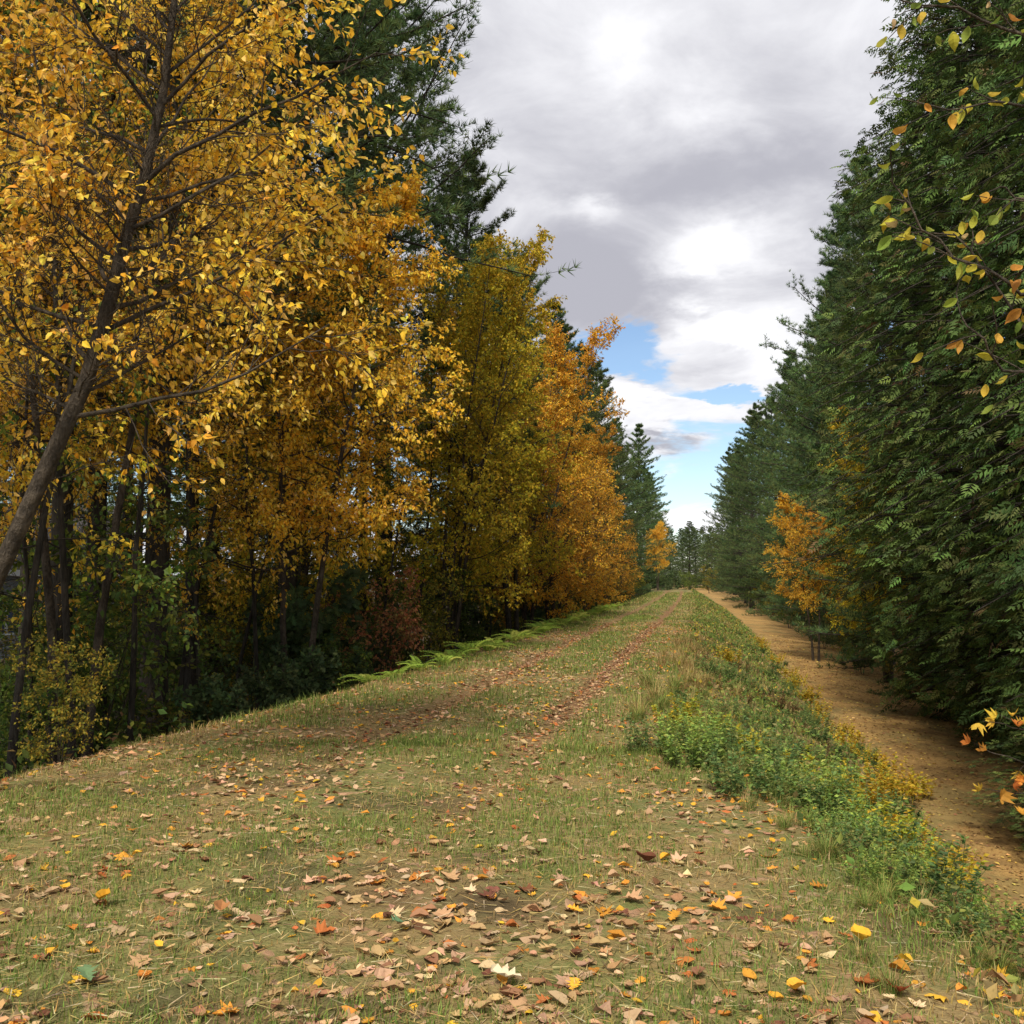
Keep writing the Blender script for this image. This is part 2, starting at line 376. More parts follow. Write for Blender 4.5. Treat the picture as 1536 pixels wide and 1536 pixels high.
def stem_line(rng, H, lean, n=9, wob=.05, base=(0, 0, 0), curve=0.0):
    t = np.linspace(0, 1, n)[:, None]; lean = np.array(lean, float)
    p = np.array(base, float)+t*np.array([0, 0, H])+(t**(1+curve))*np.r_[lean, 0]
    j = np.cumsum(rng.normal(0, wob, (n, 3)), 0)*np.array([1, 1, .2]); j -= j[0]
    return p+j*t
def broadleaf(rng, stems, r0, n1, n2, n3, nl, spread, cs=.25, leaf=.06, cols=YEL, w=None, tpl=LEAF2, top=.35, polar=(72, 26),
              hang=.55, wob=.12, up=.03, sides=6, twig_r=.0035, prof=None, split=False, taper=.9, bare=0.0, avoid=None):
    """returns stem meshes builders, branch builders and crown builder; stems: list of (n,3) polylines"""
    stem_mbs, br_mbs = [], []; crown = MB(); leaves = []
    for si, st in enumerate(stems):
        n = len(st); rs = r0*(1-.88*np.linspace(0, 1, n)**taper); rs[0] *= 1.25
        mb = MB(); tubes(mb, st[None], rs[None], max(sides, 8)); stem_mbs.append(mb)
        k1 = max(4, n1//len(stems))
        t = cs+(1-cs)*(np.arange(k1)+rng.random(k1))/k1; t = np.clip(t, 0, .985)
        P, D = along(st[None], np.zeros(k1, int), t)
        az = np.arange(k1)*2.39996+rng.random()*6.28+rng.normal(0, .4, k1)
        tt = (t-cs)/(1-cs)
        po = np.radians(polar[0]+(polar[1]-polar[0])*tt+rng.normal(0, 8, k1))
        d1 = np.stack([np.cos(az)*np.sin(po), np.sin(az)*np.sin(po), np.cos(po)], -1)
        pr = (np.minimum(1, .62+1.4*tt)*(1-tt*(1-top))) if prof is None else prof(tt)
        L1 = spread*pr*rng.uniform(.72, 1.18, k1)
        if avoid is not None:                                   # few limbs grow out over the open path
            L1 = np.where((d1 @ np.array(avoid)) > .55, L1*.35, L1)
        p1 = grow(rng, P, d1, L1, 6, wob, up)
        rr = np.interp(t, np.linspace(0, 1, n), rs)
        R1 = np.minimum(rr*.5, .0075*L1+.004)
        rad1 = R1[:, None]*np.linspace(1, .22, 7)[None]
        # second order
        i2 = np.repeat(np.arange(k1), n2); t2 = np.tile(.16+.84*(np.arange(n2)+.5)/n2, k1)+rng.normal(0, .03, k1*n2)
        P2, D2 = along(p1, i2, t2)
        d2 = veer(rng, D2, rng.uniform(.55, 1.05, len(i2)))
        L2 = L1[i2]*(.40-.20*t2)*rng.uniform(.6, 1.3, len(i2))+.12
        p2 = grow(rng, P2, d2, L2, 4, wob*1.2, up)
        R2 = np.maximum(twig_r*1.4, .0055*L2+.002)
        i3 = np.repeat(np.arange(len(i2)), n3); t3 = np.tile(.15+.85*(np.arange(n3)+.5)/n3, len(i2))+rng.normal(0, .03, len(i3 := np.repeat(np.arange(len(i2)), n3)))
        P3, D3 = along(p2, i3, t3)
        d3 = veer(rng, D3, rng.uniform(.4, 1.0, len(i3)))
        L3 = L2[i3]*rng.uniform(.25, .5, len(i3))+.08
        p3 = grow(rng, P3, d3, L3, 2, wob, -.02)
        for k in range(k1):
            if not split: break
            b = MB(); tubes(b, p1[k:k+1], rad1[k:k+1], sides)
            s = i2 == k; tubes(b, p2[s], R2[s][:, None]*np.linspace(1, .35, 5)[None], 4)
            s3 = np.isin(i3, np.nonzero(s)[0]); tubes(b, p3[s3], np.full((s3.sum(), 3), twig_r)*np.linspace(1, .5, 3), 3)
            br_mbs.append(b)
        if not split:
            b = MB(); tubes(b, p1, rad1, sides); tubes(b, p2, R2[:, None]*np.linspace(1, .35, 5)[None], 3)
            if twig_r > 0: tubes(b, p3, np.full((len(p3), 3), twig_r)*np.linspace(1, .5, 3), 3)
            br_mbs.append(b)
        # leaves on the twigs
        il = np.repeat(np.arange(len(p3)), nl); tl = rng.random(len(il))**.8
        PL, DL = along(p3, il, tl)
        PL = PL+rng.normal(0, .018, PL.shape)
        if bare > 0:                                            # the inside of the crown carries few leaves
            sx_ = np.interp(PL[:, 2], st[:, 2], st[:, 0]); sy_ = np.interp(PL[:, 2], st[:, 2], st[:, 1])
            kp = (np.hypot(PL[:, 0]-sx_, PL[:, 1]-sy_) > bare*rng.uniform(.6, 1.2, len(PL))); PL, DL = PL[kp], DL[kp]
        A = nrm(DL*.45+rng.normal(0, .45, PL.shape)+np.array([0, 0, -hang])); N = nrm(rng.normal(0, .6, PL.shape)+np.array([0, 0, .55]))
        S = leaf*rng.uniform(.6, 1.3, len(PL)); Cc = pal(rng, len(PL), cols, w)
        bz = .78+.44*vnoise(PL[:, 0]*1.3+PL[:, 2]*.6, PL[:, 1]*1.3+PL[:, 2]*.5, 4)
        Cc = Cc*np.stack([bz**.5, bz**.9, bz**.6], -1)
        leaves.append((PL, A, N, S, Cc))
    PL, A, N, S, Cc = [np.concatenate(z) for z in zip(*leaves)]
    return stem_mbs, br_mbs, (PL, A, N, S, Cc), tpl

def tree_from(name, built, mat_bark_, loc, label, cat, group=None, leafmat=M_LEAF, crown_name='crown', keep=None, branch_join=True):
    stems, brs, (PL, A, N, S, Cc), tpl = built
    root = link(name, None, None, loc); tag(root, label, cat, group)
    for s in stems:
        link('trunk', s.mesh('trunk', mat_bark_, True), root)
    for b in brs:
        link('branch', b.mesh('branch', mat_bark_, True), root)
    mb = MB(); scatter(mb, tpl[0], tpl[1], PL, A, N, S, Cc)
    cr = link(crown_name, mb.mesh('crown_foliage', leafmat), root)
    return root
def copy_tree(o, loc, rz, scale, label=None):
    c = o.copy(); col.objects.link(c); c.location = loc; c.rotation_euler = (0, 0, rz)
    c.scale = (scale,)*3 if np.isscalar(scale) else scale
    if label: c['label'] = label
    for ch in list(o.children):
        k = ch.copy(); col.objects.link(k); k.parent = c
        for g_ in list(ch.children):
            q = g_.copy(); col.objects.link(q); q.parent = k
    return c
def gz(x, y): return float(height(x, y))
def ordinal(i):
    w = ['first', 'second', 'third', 'fourth', 'fifth', 'sixth', 'seventh', 'eighth', 'ninth', 'tenth', 'eleventh', 'twelfth', 'thirteenth',
         'fourteenth', 'fifteenth', 'sixteenth', 'seventeenth', 'eighteenth', 'nineteenth', 'twentieth']
    if i == 99: return 'hundredth'
    if i > 99: return 'hundred-and-'+ordinal(i-100)
    if i < 20: return w[i]
    tens = {2: 'twent', 3: 'thirt', 4: 'fort', 5: 'fift', 6: 'sixt', 7: 'sevent', 8: 'eight', 9: 'ninet'}; q, r = divmod(i+1, 10)
    return tens[q]+('ieth' if r == 0 else 'y-'+w[r-1])
    return 'twenty-'+w[i-20] if i < 29 else 'thirtieth' if i == 29 else 'thirty-'+w[i-30] if i < 39 else 'fortieth' if i == 39 else 'forty-'+w[i-40]

# needle tuft: thin needles in a forward cone
def tuft_template(rng, n=10, wid=.055):
    V = []; F = []
    for i in range(n):
        a = i*2.4+rng.random(); p = rng.uniform(.15, 1.15); L = rng.uniform(.75, 1.05)
        d = np.array([math.cos(a)*math.sin(p), math.cos(p), math.sin(a)*math.sin(p)])
        s = np.cross(d, rng.normal(0, 1, 3)); s /= np.linalg.norm(s)
        k = len(V); V += [s*wid*.5, -s*wid*.5, d*L]; F.append([k, k+1, k+2])
    return np.array(V), F
PINE_C = [(.078, .125, .046), (.100, .150, .050), (.062, .100, .045), (.130, .165, .052)]
def pine(seed, H, R, cb, r0, needle=.15, spacing=.62, nb=12, nt=7, flat=.0, cols=PINE_C, dead=0):
    rng = np.random.default_rng(seed)
    st = stem_line(rng, H, (rng.normal(0, .4), rng.normal(0, .4)), 10, .04)
    n = len(st); rs = r0*(1-.93*np.linspace(0, 1, n)); rs[0] *= 1.25
    trunk = MB(); tubes(trunk, st[None], rs[None], 10)
    hs, azs, Ls, els = [], [], [], []
    h = cb*H
    while h < .985*H:
        t = (h-cb*H)/(H-cb*H); k = rng.integers(4, 7) if t < .9 else 4; a0 = rng.random()*6.28
        pr = min(1.0, .74+t*1.2)*(1-t**1.9)**.9+.07; big = rng.uniform(.8, 1.12)
        for q in range(k):
            hs.append(h+rng.normal(0, .12)); azs.append(a0+q*6.283/k+rng.normal(0, .2))
            Ls.append(R*pr*big*rng.choice([rng.uniform(.5, .85), rng.uniform(.85, 1.15)])); els.append(math.radians(-6+42*t**1.3+rng.normal(0, 6)))
        h += spacing*rng.uniform(.75, 1.3)
    hs, azs, Ls, els = map(np.array, (hs, azs, Ls, els)); B = len(hs)
    P, _ = along(st[None], np.zeros(B, int), np.clip(hs/H, 0, .99))
    d = np.stack([np.cos(azs)*np.cos(els), np.sin(azs)*np.cos(els), np.sin(els)], -1)
    p1 = grow(rng, P, d, Ls, 6, .07, .035)
    bm = MB(); tubes(bm, p1, (np.minimum(.045, .011*Ls+.008))[:, None]*np.linspace(1, .25, 7)[None], 4)
    i2 = np.repeat(np.arange(B), nb); t2 = np.tile(.24+.76*(np.arange(nb)+.5)/nb, B)+rng.normal(0, .025, B*nb)
    P2, D2 = along(p1, i2, t2)
    side = nrm(np.cross(D2, np.array([0, 0, 1.])))*np.where(rng.random(len(i2)) < .5, 1, -1)[:, None]
    ang = rng.uniform(.45, 1.05, len(i2))
    d2 = nrm(D2*np.cos(ang)[:, None]+side*np.sin(ang)[:, None]+np.array([0, 0, 1])*rng.normal(.12, .14, len(i2))[:, None])
    L2 = Ls[i2]*(.36-.20*t2)*rng.uniform(.6, 1.25, len(i2))+.14
    p2 = grow(rng, P2, d2, L2, 3, .08, .06)
    tubes(bm, p2, np.full((len(p2), 4), .007)*np.linspace(1, .5, 4), 3)
    i3 = np.repeat(np.arange(len(p2)), nt); t3 = np.tile(.22+.78*(np.arange(nt)+.6)/nt, len(p2))+rng.normal(0, .04, len(p2)*nt)
    P3, D3 = along(p2, i3, t3)
    P3 = P3+rng.normal(0, .05, P3.shape)*np.array([1, 1, .6])
    A = nrm(D3*.7+rng.normal(0, .35, P3.shape)+np.array([0, 0, .40]))
    N = nrm(rng.normal(0, 1, P3.shape))
    crown = MB(); Cc = pal(rng, len(P3), cols, None, .14)*rng.uniform(.74, 1.3, B)[i2[i3]][:, None]
    for v in range(3):
        T, F = tuft_template(rng, 9, .10); s = np.arange(len(P3)) % 3 == v
        scatter(crown, T, F, P3[s], A[s], N[s], needle*rng.uniform(.75, 1.25, s.sum()), Cc[s])
    if dead:                                                  # bare dead branches on the lower trunk
        hd = rng.uniform(.06, cb, dead)*H; az = rng.random(dead)*6.28
        Pd, _ = along(st[None], np.zeros(dead, int), hd/H)
        dd = np.stack([np.cos(az), np.sin(az), rng.normal(-.1, .15, dead)], -1)
        pd = grow(rng, Pd, dd, rng.uniform(.5, 2.2, dead), 5, .12, 0)
        tubes(bm, pd, np.full((dead, 6), .011)*np.linspace(1, .25, 6), 4)
        i4 = np.repeat(np.arange(dead), 4); P4, D4 = along(pd, i4, rng.uniform(.3, 1, len(i4)))
        tubes(bm, grow(rng, P4, veer(rng, D4, rng.uniform(.5, 1, len(i4))), rng.uniform(.2, .6, len(i4)), 3, .1), np.full((len(i4), 4), .004), 3)
    root = link('pine_tree', None); tag(root, 'x', 'tree')
    link('trunk', trunk.mesh('pine_trunk', M_PINE, True), root)
    link('branches', bm.mesh('pine_branches', M_PINE, True), root)
    link('crown', crown.mesh('pine_crown', M_NEEDLE), root)
    return root

def spray_template():
    """flat drooping evergreen spray: a stalk with rows of pointed side shoots"""
    V, F = [], []
    def shoot(b, d, L, wd, z):
        d = np.array(d, float); d /= np.linalg.norm(d); s = np.array([d[1], -d[0]])
        k = len(V); m = b+d*L*.45; e = b+d*L
        for q, zz in ((b, z), (m+s*wd, z-.02), (e, z-.10*L*3), (m-s*wd, z-.02)): V.append([q[0], q[1], zz])
        F.extend([[k, k+1, k+2], [k, k+2, k+3]])
    for i in range(4):
        y = .05+.20*i; L = .46*(1-.16*i); z = -.24*y*y
        for sgn in (-1, 1):
            shoot(np.array([0, y]), (sgn*.85, .62), L, .064, z)
            if i < 1: shoot(np.array([sgn*.85*L*.42, y+.62*L*.42]), (sgn*.25, 1), L*.55, .05, z-.03)
    shoot(np.array([0, .55]), (0, 1), .45, .05, -.10)
    return np.array(V), F
SPRAY = spray_template()
THU_C = [(.076, .128, .036), (.104, .162, .040), (.058, .098, .032), (.130, .178, .044), (.105, .115, .036)]
def evergreen(seed, H, R, nbough, nspray, size, low=.3):
    rng = np.random.default_rng(seed)
    st = stem_line(rng, H, (rng.normal(0, .3), rng.normal(0, .3)), 9, .03)
    trunk = MB(); tubes(trunk, st[None], (.20*(1-.94*np.linspace(0, 1, 9)))[None], 9)
    t = (np.arange(nbough)+rng.random(nbough))/nbough; h = low+(H-low)*t**1.15
    az = np.arange(nbough)*2.39996+rng.normal(0, .25, nbough)
    pr = (np.minimum(1, .36+t*2.4))*(1-t**2.6)**.85+.05
    rad = R*pr*(.72+.46*vnoise(az*1.6+7, h*.5, seed))*rng.uniform(.86, 1.06, nbough)
    out = np.stack([np.cos(az), np.sin(az), np.zeros(nbough)], -1)
    P, _ = along(st[None], np.zeros(nbough, int), np.clip(h/H*.97, 0, .98))
    tip = np.c_[P[:, :2], h]+out*rad[:, None]; tip[:, 2] += rad*.10-.18*rad
    m1 = P+(tip-P)*.4+np.array([0, 0, .12])*rad[:, None]; m2 = P+(tip-P)*.75+np.array([0, 0, .12])*rad[:, None]
    pb = np.stack([P, m1, m2, tip], 1)
    tip[:, 2] = np.maximum(tip[:, 2], .1)
    bm = MB(); tubes(bm, pb, np.array([.030, .022, .014, .006])[None]*np.ones((nbough, 1)), 4)
    i = np.repeat(np.arange(nbough), nspray); q = rng.random(len(i))**1.6
    lat = np.cross(out, np.array([0, 0, 1.])); ls = np.clip(rng.normal(0, .26, len(i)), -.5, .5)*(.25+q)
    S0, D0 = along(pb, i, 1-q*.62)
    PS = S0+lat[i]*ls[:, None]*1.15+np.array([0, 0, 1])*(rng.normal(0, .16, len(i))-.25*np.abs(ls))[:, None]+out[i]*rng.normal(.05, .10, len(i))[:, None]
    PS[:, 2] = np.maximum(PS[:, 2], .12)
    A = nrm(out[i]*rng.uniform(.4, 1.0, len(i))[:, None]+lat[i]*(np.sign(ls)*np.abs(rng.normal(.35, .6, len(i))))[:, None]+np.array([0, 0, -1])*rng.normal(.28, .36, len(i))[:, None])
    N = nrm(np.array([0, 0, 1.])+out[i]*.55+rng.normal(0, .45, PS.shape))
    crown = MB(); scatter(crown, SPRAY[0], SPRAY[1], PS, A, N, size*rng.uniform(.5, 1.35, len(i)), pal(rng, len(i), THU_C+[(.14, .09, .045)], [3, 3, 3, 2, 2, .35], .16)*rng.uniform(.72, 1.32, nbough)[i][:, None])
    root = link('evergreen_tree', None); tag(root, 'x', 'tree')
    link('trunk', trunk.mesh('evergreen_trunk', M_PINE, True), root)
    link('branches', bm.mesh('evergreen_branches', M_PINE, True), root)
    link('crown', crown.mesh('evergreen_crown', M_SPRAY), root)
    return root

def put(o, x, y, rz, s, label, group, first=[None]):
    """move an unused prototype, or copy it"""
    sx = s if not np.isscalar(s) else (s, s, s)
    if o.get('used'):
        c = copy_tree(o, (x, y, gz(x, y)-.05), rz, sx, label)
    else:
        c = o; c.location = (x, y, gz(x, y)-.05); c.rotation_euler = (0, 0, rz); c.scale = sx; c['label'] = label; o['used'] = 1
    if group: c['group'] = group
    return c

# ------------------------------------------------------------------ evergreens and pines
R0 = np.random.default_rng(77)
eg = [evergreen(11, 20.5, 4.4, 760, 22, .30), evergreen(12, 20.0, 4.3, 720, 22, .30)]
for i, (x, y, s, rz) in enumerate([(7.6, 15.5, 1.0, .3), (8.6, 20.5, 1.05, 2.1), (8.5, 25.8, 1.2, 4.0), (8.3, 31.0, 1.22, 1.2), (11.8, 11.5, 1.0, 5.0), (12.5, 18, 1.1, 2.5)]):
    lab = ['dense dark evergreen with drooping flat sprays, nearest tree on the right', 'second dense drooping evergreen in the right-hand row from the camera',
           'third dense drooping evergreen in the right-hand row from the camera', 'fourth dense drooping evergreen, where the right-hand pines begin',
           'dense dark evergreen at the right edge, behind the nearest evergreen', 'dense dark evergreen in the second row behind the right-hand evergreens'][i]
    put(eg[i % 2], x, y, rz, s, lab, 'dense evergreens along the lower strip')
pA = pine(21, 21, 4.9, .05, .26, .21, .60, nb=14, nt=8)               # boughs down to the ground
pB = pine(22, 22, 4.7, .07, .27, .21, .60, nb=14, nt=8)
pC = pine(23, 24, 4.6, .34, .19, .22, .75, nb=11, nt=6, dead=46)      # wood pine with a bare lower trunk
GR_R, GR_L, GR_W = 'pines along the right side', 'pines along the left side', 'pine trunks in the shaded left wood'
put(eg[1], 5.6, 15.4, 1.0, (.42, .42, .17), 'low spreading young evergreen at the foot of the nearest dense evergreen', None)
yR = [36.5, 42, 47.5, 53.5, 59.5, 66, 73, 80, 88, 97, 106, 116, 127, 139, 152, 168, 186, 206]
for i, y in enumerate(yR):
    x = 9.2+R0.normal(0, .35)-3.4*float(sstep(y, 75, 175))
    put((pA, pB)[i % 2], x, y, R0.random()*6.28, R0.uniform(1.04, 1.26), f'{ordinal(i)} white pine from the dense evergreens in the right row', GR_R)
for i, (x, y) in enumerate([(14, 27), (14.5, 36), (15, 47), (14, 60), (15, 76), (15.5, 96), (16, 120)]):
    put((pB, pA)[i % 2], x, y, R0.random()*6.28, R0.uniform(.95, 1.1), f'{ordinal(i)} tall pine from the camera in the row behind the right-hand pines', 'second row of pines on the right')
put(pB, -10.6, 33.5, .8, 1.30, 'tall white pine rising out of frame behind the yellow birches on the left', GR_L)
yL = [41, 48, 55, 62, 69, 76, 84, 92, 101, 111, 121, 132, 145, 160, 178]
for i, y in enumerate(yL):
    x = -10.2+R0.normal(0, .4)+(1.0 if y > 60 else 0)+1.0*float(sstep(y, 90, 170))
    put((pA, pB)[i % 2], x, y, R0.random()*6.28, R0.uniform(.86, 1.04), f'{ordinal(i)} white pine beyond the tallest one in the left row', GR_L)
# closing the view far down the path
fx = [(-16, 215), (-9, 235), (-3.5, 262), (2, 250), (7, 240), (13, 228), (-12, 290), (-6, 320), (0, 330), (5, 300), (10, 285), (17, 262), (-20, 260), (21, 240)]
fx += [(-2, 300), (3.5, 345), (-8.5, 270), (8.5, 315), (-14, 330), (14, 320), (0.8, 285), (-4.8, 345), (5.6, 268), (11.5, 345), (-10.5, 350), (-24, 300), (25, 290), (-28, 230), (28, 225)]; fx.sort()
for i, (x, y) in enumerate(fx):
    put((pA, pB)[i % 2], x, y, R0.random()*6.28, (lambda q: (q*1.35, q*1.35, q))(R0.uniform(.0105, .0135)*(56+y)/5.5 if abs(x) < 9 else R0.uniform(.6, .8)), f'{ordinal(i)} distant pine from the left closing off the end of the path', 'distant pines at the end of the path')
# the wood on the left: trunks read off the photograph, then deeper ones
wood = []
for u, d, s in [(95, 14, .9), (140, 17, .95), (232, 16.5, 1.15), (290, 20, .8), (318, 24, .9), (372, 27, .8), (428, 20.5, 1.0), (455, 26, .9), (545, 30, .9), (40, 24, .9), (185, 27, .9), (-60, 15, 1.0)]:
    p = at(u, 900, d); wood.append((p[0], p[1], s))
for i in range(24):
    y = 8+i*2.6+R0.uniform(-1, 1); wood.append((R0.uniform(-30, -16)-y*.12, y, R0.uniform(.85, 1.1)))
wood.sort(key=lambda q: proj(np.array([q[0], q[1], 0]))[0])
for i, (x, y, s) in enumerate(wood):
    put(pC, x, y, R0.random()*6.28, s, f'dark pine trunk in the shaded left wood, {ordinal(i)} from the left edge', GR_W)

# ------------------------------------------------------------------ the yellow birches
def near_birch():
    rng = np.random.default_rng(5)
    st = np.array([at(-175, 1190, 7.5), at(-80, 1030, 7.4), at(0, 855, 7.3), at(75, 690, 7.2), at(130, 570, 7.2), at(165, 450, 7.2), at(185, 370, 7.25), at(217, 265, 7.3),
                   at(245, 140, 7.4), at(262, 0, 7.5), at(272, -200, 7.7), at(275, -420, 7.9)])
    base = st[0].copy(); base[2] = gz(base[0], base[1])-.05; st[0] = base
    st -= base
    b = broadleaf(rng, [st], .066, 60, 11, 7, 6, 2.75, cs=.30, leaf=.059, cols=YEL, w=[3, 3, 2, 2, .6], tpl=LEAF4, polar=(72, 40), hang=.5, split=True, sides=6, twig_r=.0028, taper=1.5, bare=.75, avoid=(.55, -.83, 0))
    stems, brs, (PL, A, N, S, Cc), tpl = b
    root = link('birch_tree', None, None, base); tag(root, 'nearest yellow birch with a leaning dark trunk at the left edge', 'tree', 'yellow birches')
    link('trunk', stems[0].mesh('birch_trunk', M_BIRCH, True), root)
    for q in brs: link('branch', q.mesh('birch_branch', M_BIRCH, True), root)
    # leaves that show largest are single leaves, the rest one crown
    u, v, d = proj(PL+base); vis = (u > 5) & (u < 1530) & (v > 5) & (v < 1530) & (d > 1)
    order = np.argsort(np.where(vis, d/S, 1e9)); big = order[:300]; rest = order[300:]
    mb = MB(); scatter(mb, tpl[0], tpl[1], PL[rest], A[rest], N[rest], S[rest], Cc[rest])
    cr = link('crown', mb.mesh('birch_crown', M_LEAF), root); tag(cr, kind='stuff')
    single_leaves(root, PL[big], A[big], N[big], S[big], YEL, tpl, M_LEAF1)
    return root
def single_leaves(root, P, A, N, S, cols, tpl, mat, variants=5, seed=3):
    rng = np.random.default_rng(seed); ms = []
    for c in cols:
        mb = MB(); mb.add(tpl[0], tpl[1], np.array(c)); ms.append(mb.mesh('leaf', mat))
    A = nrm(A); X = nrm(np.cross(A, N)); Z = np.cross(X, A)
    for i in range(len(P)):
        o = bpy.data.objects.new('leaf', ms[rng.integers(len(ms))]); col.objects.link(o); o.parent = root
        m = Matrix((X[i], A[i], Z[i])).transposed().to_4x4(); m.translation = Vector(P[i])
        o.matrix_local = m @ Matrix.Diagonal((S[i], S[i], S[i], 1))
near_birch()
BIR = 'yellow birches'
def birch(seed, loc, H, lean, label, cols, w=None, stems=1, spread=2.6, n1=44, n2=11, n3=7, nl=7, leaf=.062, r0=.075, cs=.22, tpl=LEAF2, polar=(70, 24), top=.3):
    rng = np.random.default_rng(seed); sts = []
    for s in range(stems):
        a = 6.28*s/stems+rng.random(); off = (0 if stems == 1 else .16)
        sts.append(stem_line(rng, H*rng.uniform(.84, 1) if s else H, (lean[0]+(0 if stems == 1 else 1.0*math.cos(a)), lean[1]+(0 if stems == 1 else 1.0*math.sin(a))), 9, .05, (off*math.cos(a), off*math.sin(a), 0), .5))
    b = broadleaf(rng, sts, r0, n1, n2, n3, nl, spread, cs=cs, leaf=leaf, cols=cols, w=w, tpl=tpl, polar=polar, top=top, twig_r=.003, sides=5)
    x, y = loc
    return tree_from('birch_tree', b, M_BIRCH, (x, y, gz(x, y)-.05), label, 'tree', BIR)
b2 = birch(31, (-7.7, 11.6), 10.6, (.2, .0), 'yellow birch just behind the leaning birch, thin stems and dense gold leaves', YEL, [3, 2, 2, 2, .6], 2, 2.9, 66, 11, 8, 7, .072, cs=.46, polar=(84, 28))
b3 = birch(32, (-7.0, 17.0), 9.6, (.6, .3), 'full gold birch in the middle of the left bank, in front of the tall pine', YEL, [3, 2, 3, 1, .5], 2, 2.9, 66, 11, 8, 8, .075, cs=.36, polar=(86, 28))
b4 = birch(33, (-6.8, 27.0), 12.0, (1.4, .2), 'olive-green and gold birch clump of several dark stems beside the path', OLV, None, 5, 3.1, 80, 11, 8, 7, .088, .07, .2, polar=(80, 26))
b5 = birch(35, (-6.6, 38.0), 11.6, (1.9, .0), 'orange-gold birch beyond the olive birch, leaning over the path edge', ORA, None, 3, 3.5, 66, 11, 8, 7, .085, .08, .12, polar=(82, 28))
def birch_copy(o, x, y, rz, s, label):
    c = copy_tree(o, (x, y, gz(x, y)-.05), rz, s, label); return c
birch_copy(b3, -7.9, 6.8, 2.2, .9, 'gold birch at the far left edge, its branches crossing the upper left corner')
birch_copy(b4, -6.1, 33.0, 2.6, .93, 'olive-gold birch filling the gap between the olive clump and the orange birch')
birch_copy(b5, -6.2, 42.5, 3.3, .95, 'orange-gold birch directly behind the leaning orange-gold birch')
birch_copy(b5, -6.3, 56, 5.0, .85, 'orange birch standing out in front of the left pines, mid distance')
birch_copy(b5, -6.8, 84, 1.1, .6, 'low orange birch below the left pines, far along the bank')
birch_copy(b5, -6.4, 47, 2.0, .92, 'orange birch next beyond the leaning orange-gold birch on the left')
birch_copy(b5, -6.4, 68, 4.2, .74, 'small orange-gold birch before the dark pines, far along the left bank')
birch_copy(b3, -5.6, 128, 1.0, .85, 'bright yellow birch at the far end of the path on the left')
birch_copy(b4, -9.2, 21.5, 1.0, .95, 'olive birch clump set back in the wood behind the full gold birch')
birch_copy(b2, -9.8, 14.0, 3.9, 1.0, 'gold birch set back in the wood behind the thin-stemmed birch')
birch_copy(b3, 5.0, 49, 3.0, .76, 'yellow birch wedged between the pines on the right side')
birch_copy(b4, 6.9, 41.5, 2.0, .85, 'olive birch among the right-hand pines above the lower strip')
birch_copy(b4, 8.0, 130, 2.0, .8, 'pale green birch far away on the right side of the path')

# ------------------------------------------------------------------ understory of the wood
def shrub(seed, H, spread, cols, leaf, stems=5, n1=20, n2=7, n3=4, nl=5, tpl=LEAF2, name='understory_shrub', hang=.35, cs=.12, r0=.014):
    rng = np.random.default_rng(seed); sts = []
    for s in range(stems):
        a = 6.28*s/stems+rng.random(); k = rng.uniform(.15, .45)*H
        sts.append(stem_line(rng, H*rng.uniform(.7, 1), (k*math.cos(a), k*math.sin(a)), 7, .04, (.06*math.cos(a), .06*math.sin(a), 0), .3))
    b = broadleaf(rng, sts, r0, n1, n2, n3, nl, spread, cs=cs, leaf=leaf, cols=cols, tpl=tpl, polar=(75, 35), hang=hang, twig_r=.0022, sides=4)
    return tree_from(name, b, M_BIRCH, (0, 0, 0), 'x', 'shrub')
shG = shrub(41, 3.2, 1.2, GRN, .075, 5, 30, 7, 5, 5)
shO = shrub(42, 3.0, 1.1, [(.20, .20, .035), (.34, .28, .04), (.13, .15, .03), (.42, .30, .04)], .075, 5, 28, 7, 5, 5)
shD = shrub(43, 3.0, 1.15, DRK, .15, 4, 22, 6, 4, 4, tpl=OAK, name='oak_sapling', hang=.25)
shR = shrub(44, 2.2, .8, RED, .07, 4, 20, 6, 4, 5)
RU = np.random.default_rng(8)
spots = []
for u, d, k, s in [(95, 9.8, 'O', .42), (135, 14, 'G', 1.35), (60, 17, 'G', 1.2), (20, 13, 'G', .8), (150, 15, 'G', .6), (120, 22, 'O', 1.0), (250, 16, 'O', .5), (330, 15, 'D', .5), (400, 16, 'D', .5), (455, 17.5, 'D', .6), (465, 20, 'D', 1.2), (500, 19, 'G', .55),
                   (520, 22, 'D', .9), (578, 20.5, 'R', 1.1), (640, 25, 'O', .9), (380, 22, 'O', 1.2), (300, 23, 'G', 1.3), (210, 22, 'G', 1.3), (700, 33, 'G', .9), (760, 38, 'O', .9), (800, 43, 'D', 1.0), (840, 50, 'O', 1.2), (610, 28, 'G', 1.3),
                   (540, 31, 'O', 1.4), (450, 30, 'G', 1.5), (350, 32, 'O', 1.5), (260, 31, 'G', 1.5), (150, 30, 'G', 1.5), (60, 28, 'O', 1.3)]:
    p = at(u, 900, d); spots.append((p[0], p[1], k, s))
for i in range(18):
    y = 14+i*4.0; spots.append((-9.3-RU.random()*4, y+RU.normal(0, .8), 'GDOD'[i % 4], RU.uniform(.5, .95)))
for i in range(22):
    y = 10+i*3.2; spots.append((-15-RU.random()*12-y*.1, y, 'GDGO'[i % 4], RU.uniform(1.1, 1.7)))
for i in range(14):
    y = 52+i*7.5; spots.append((-7.0+bend(y)+RU.normal(0, .4), y, 'ODGO'[i % 4], RU.uniform(.7, 1.2)))
names = {'G': ('leafy green shrub', shG), 'O': ('olive and yellow shrub', shO), 'D': ('dark green oak sapling', shD), 'R': ('rust-red shrub', shR)}
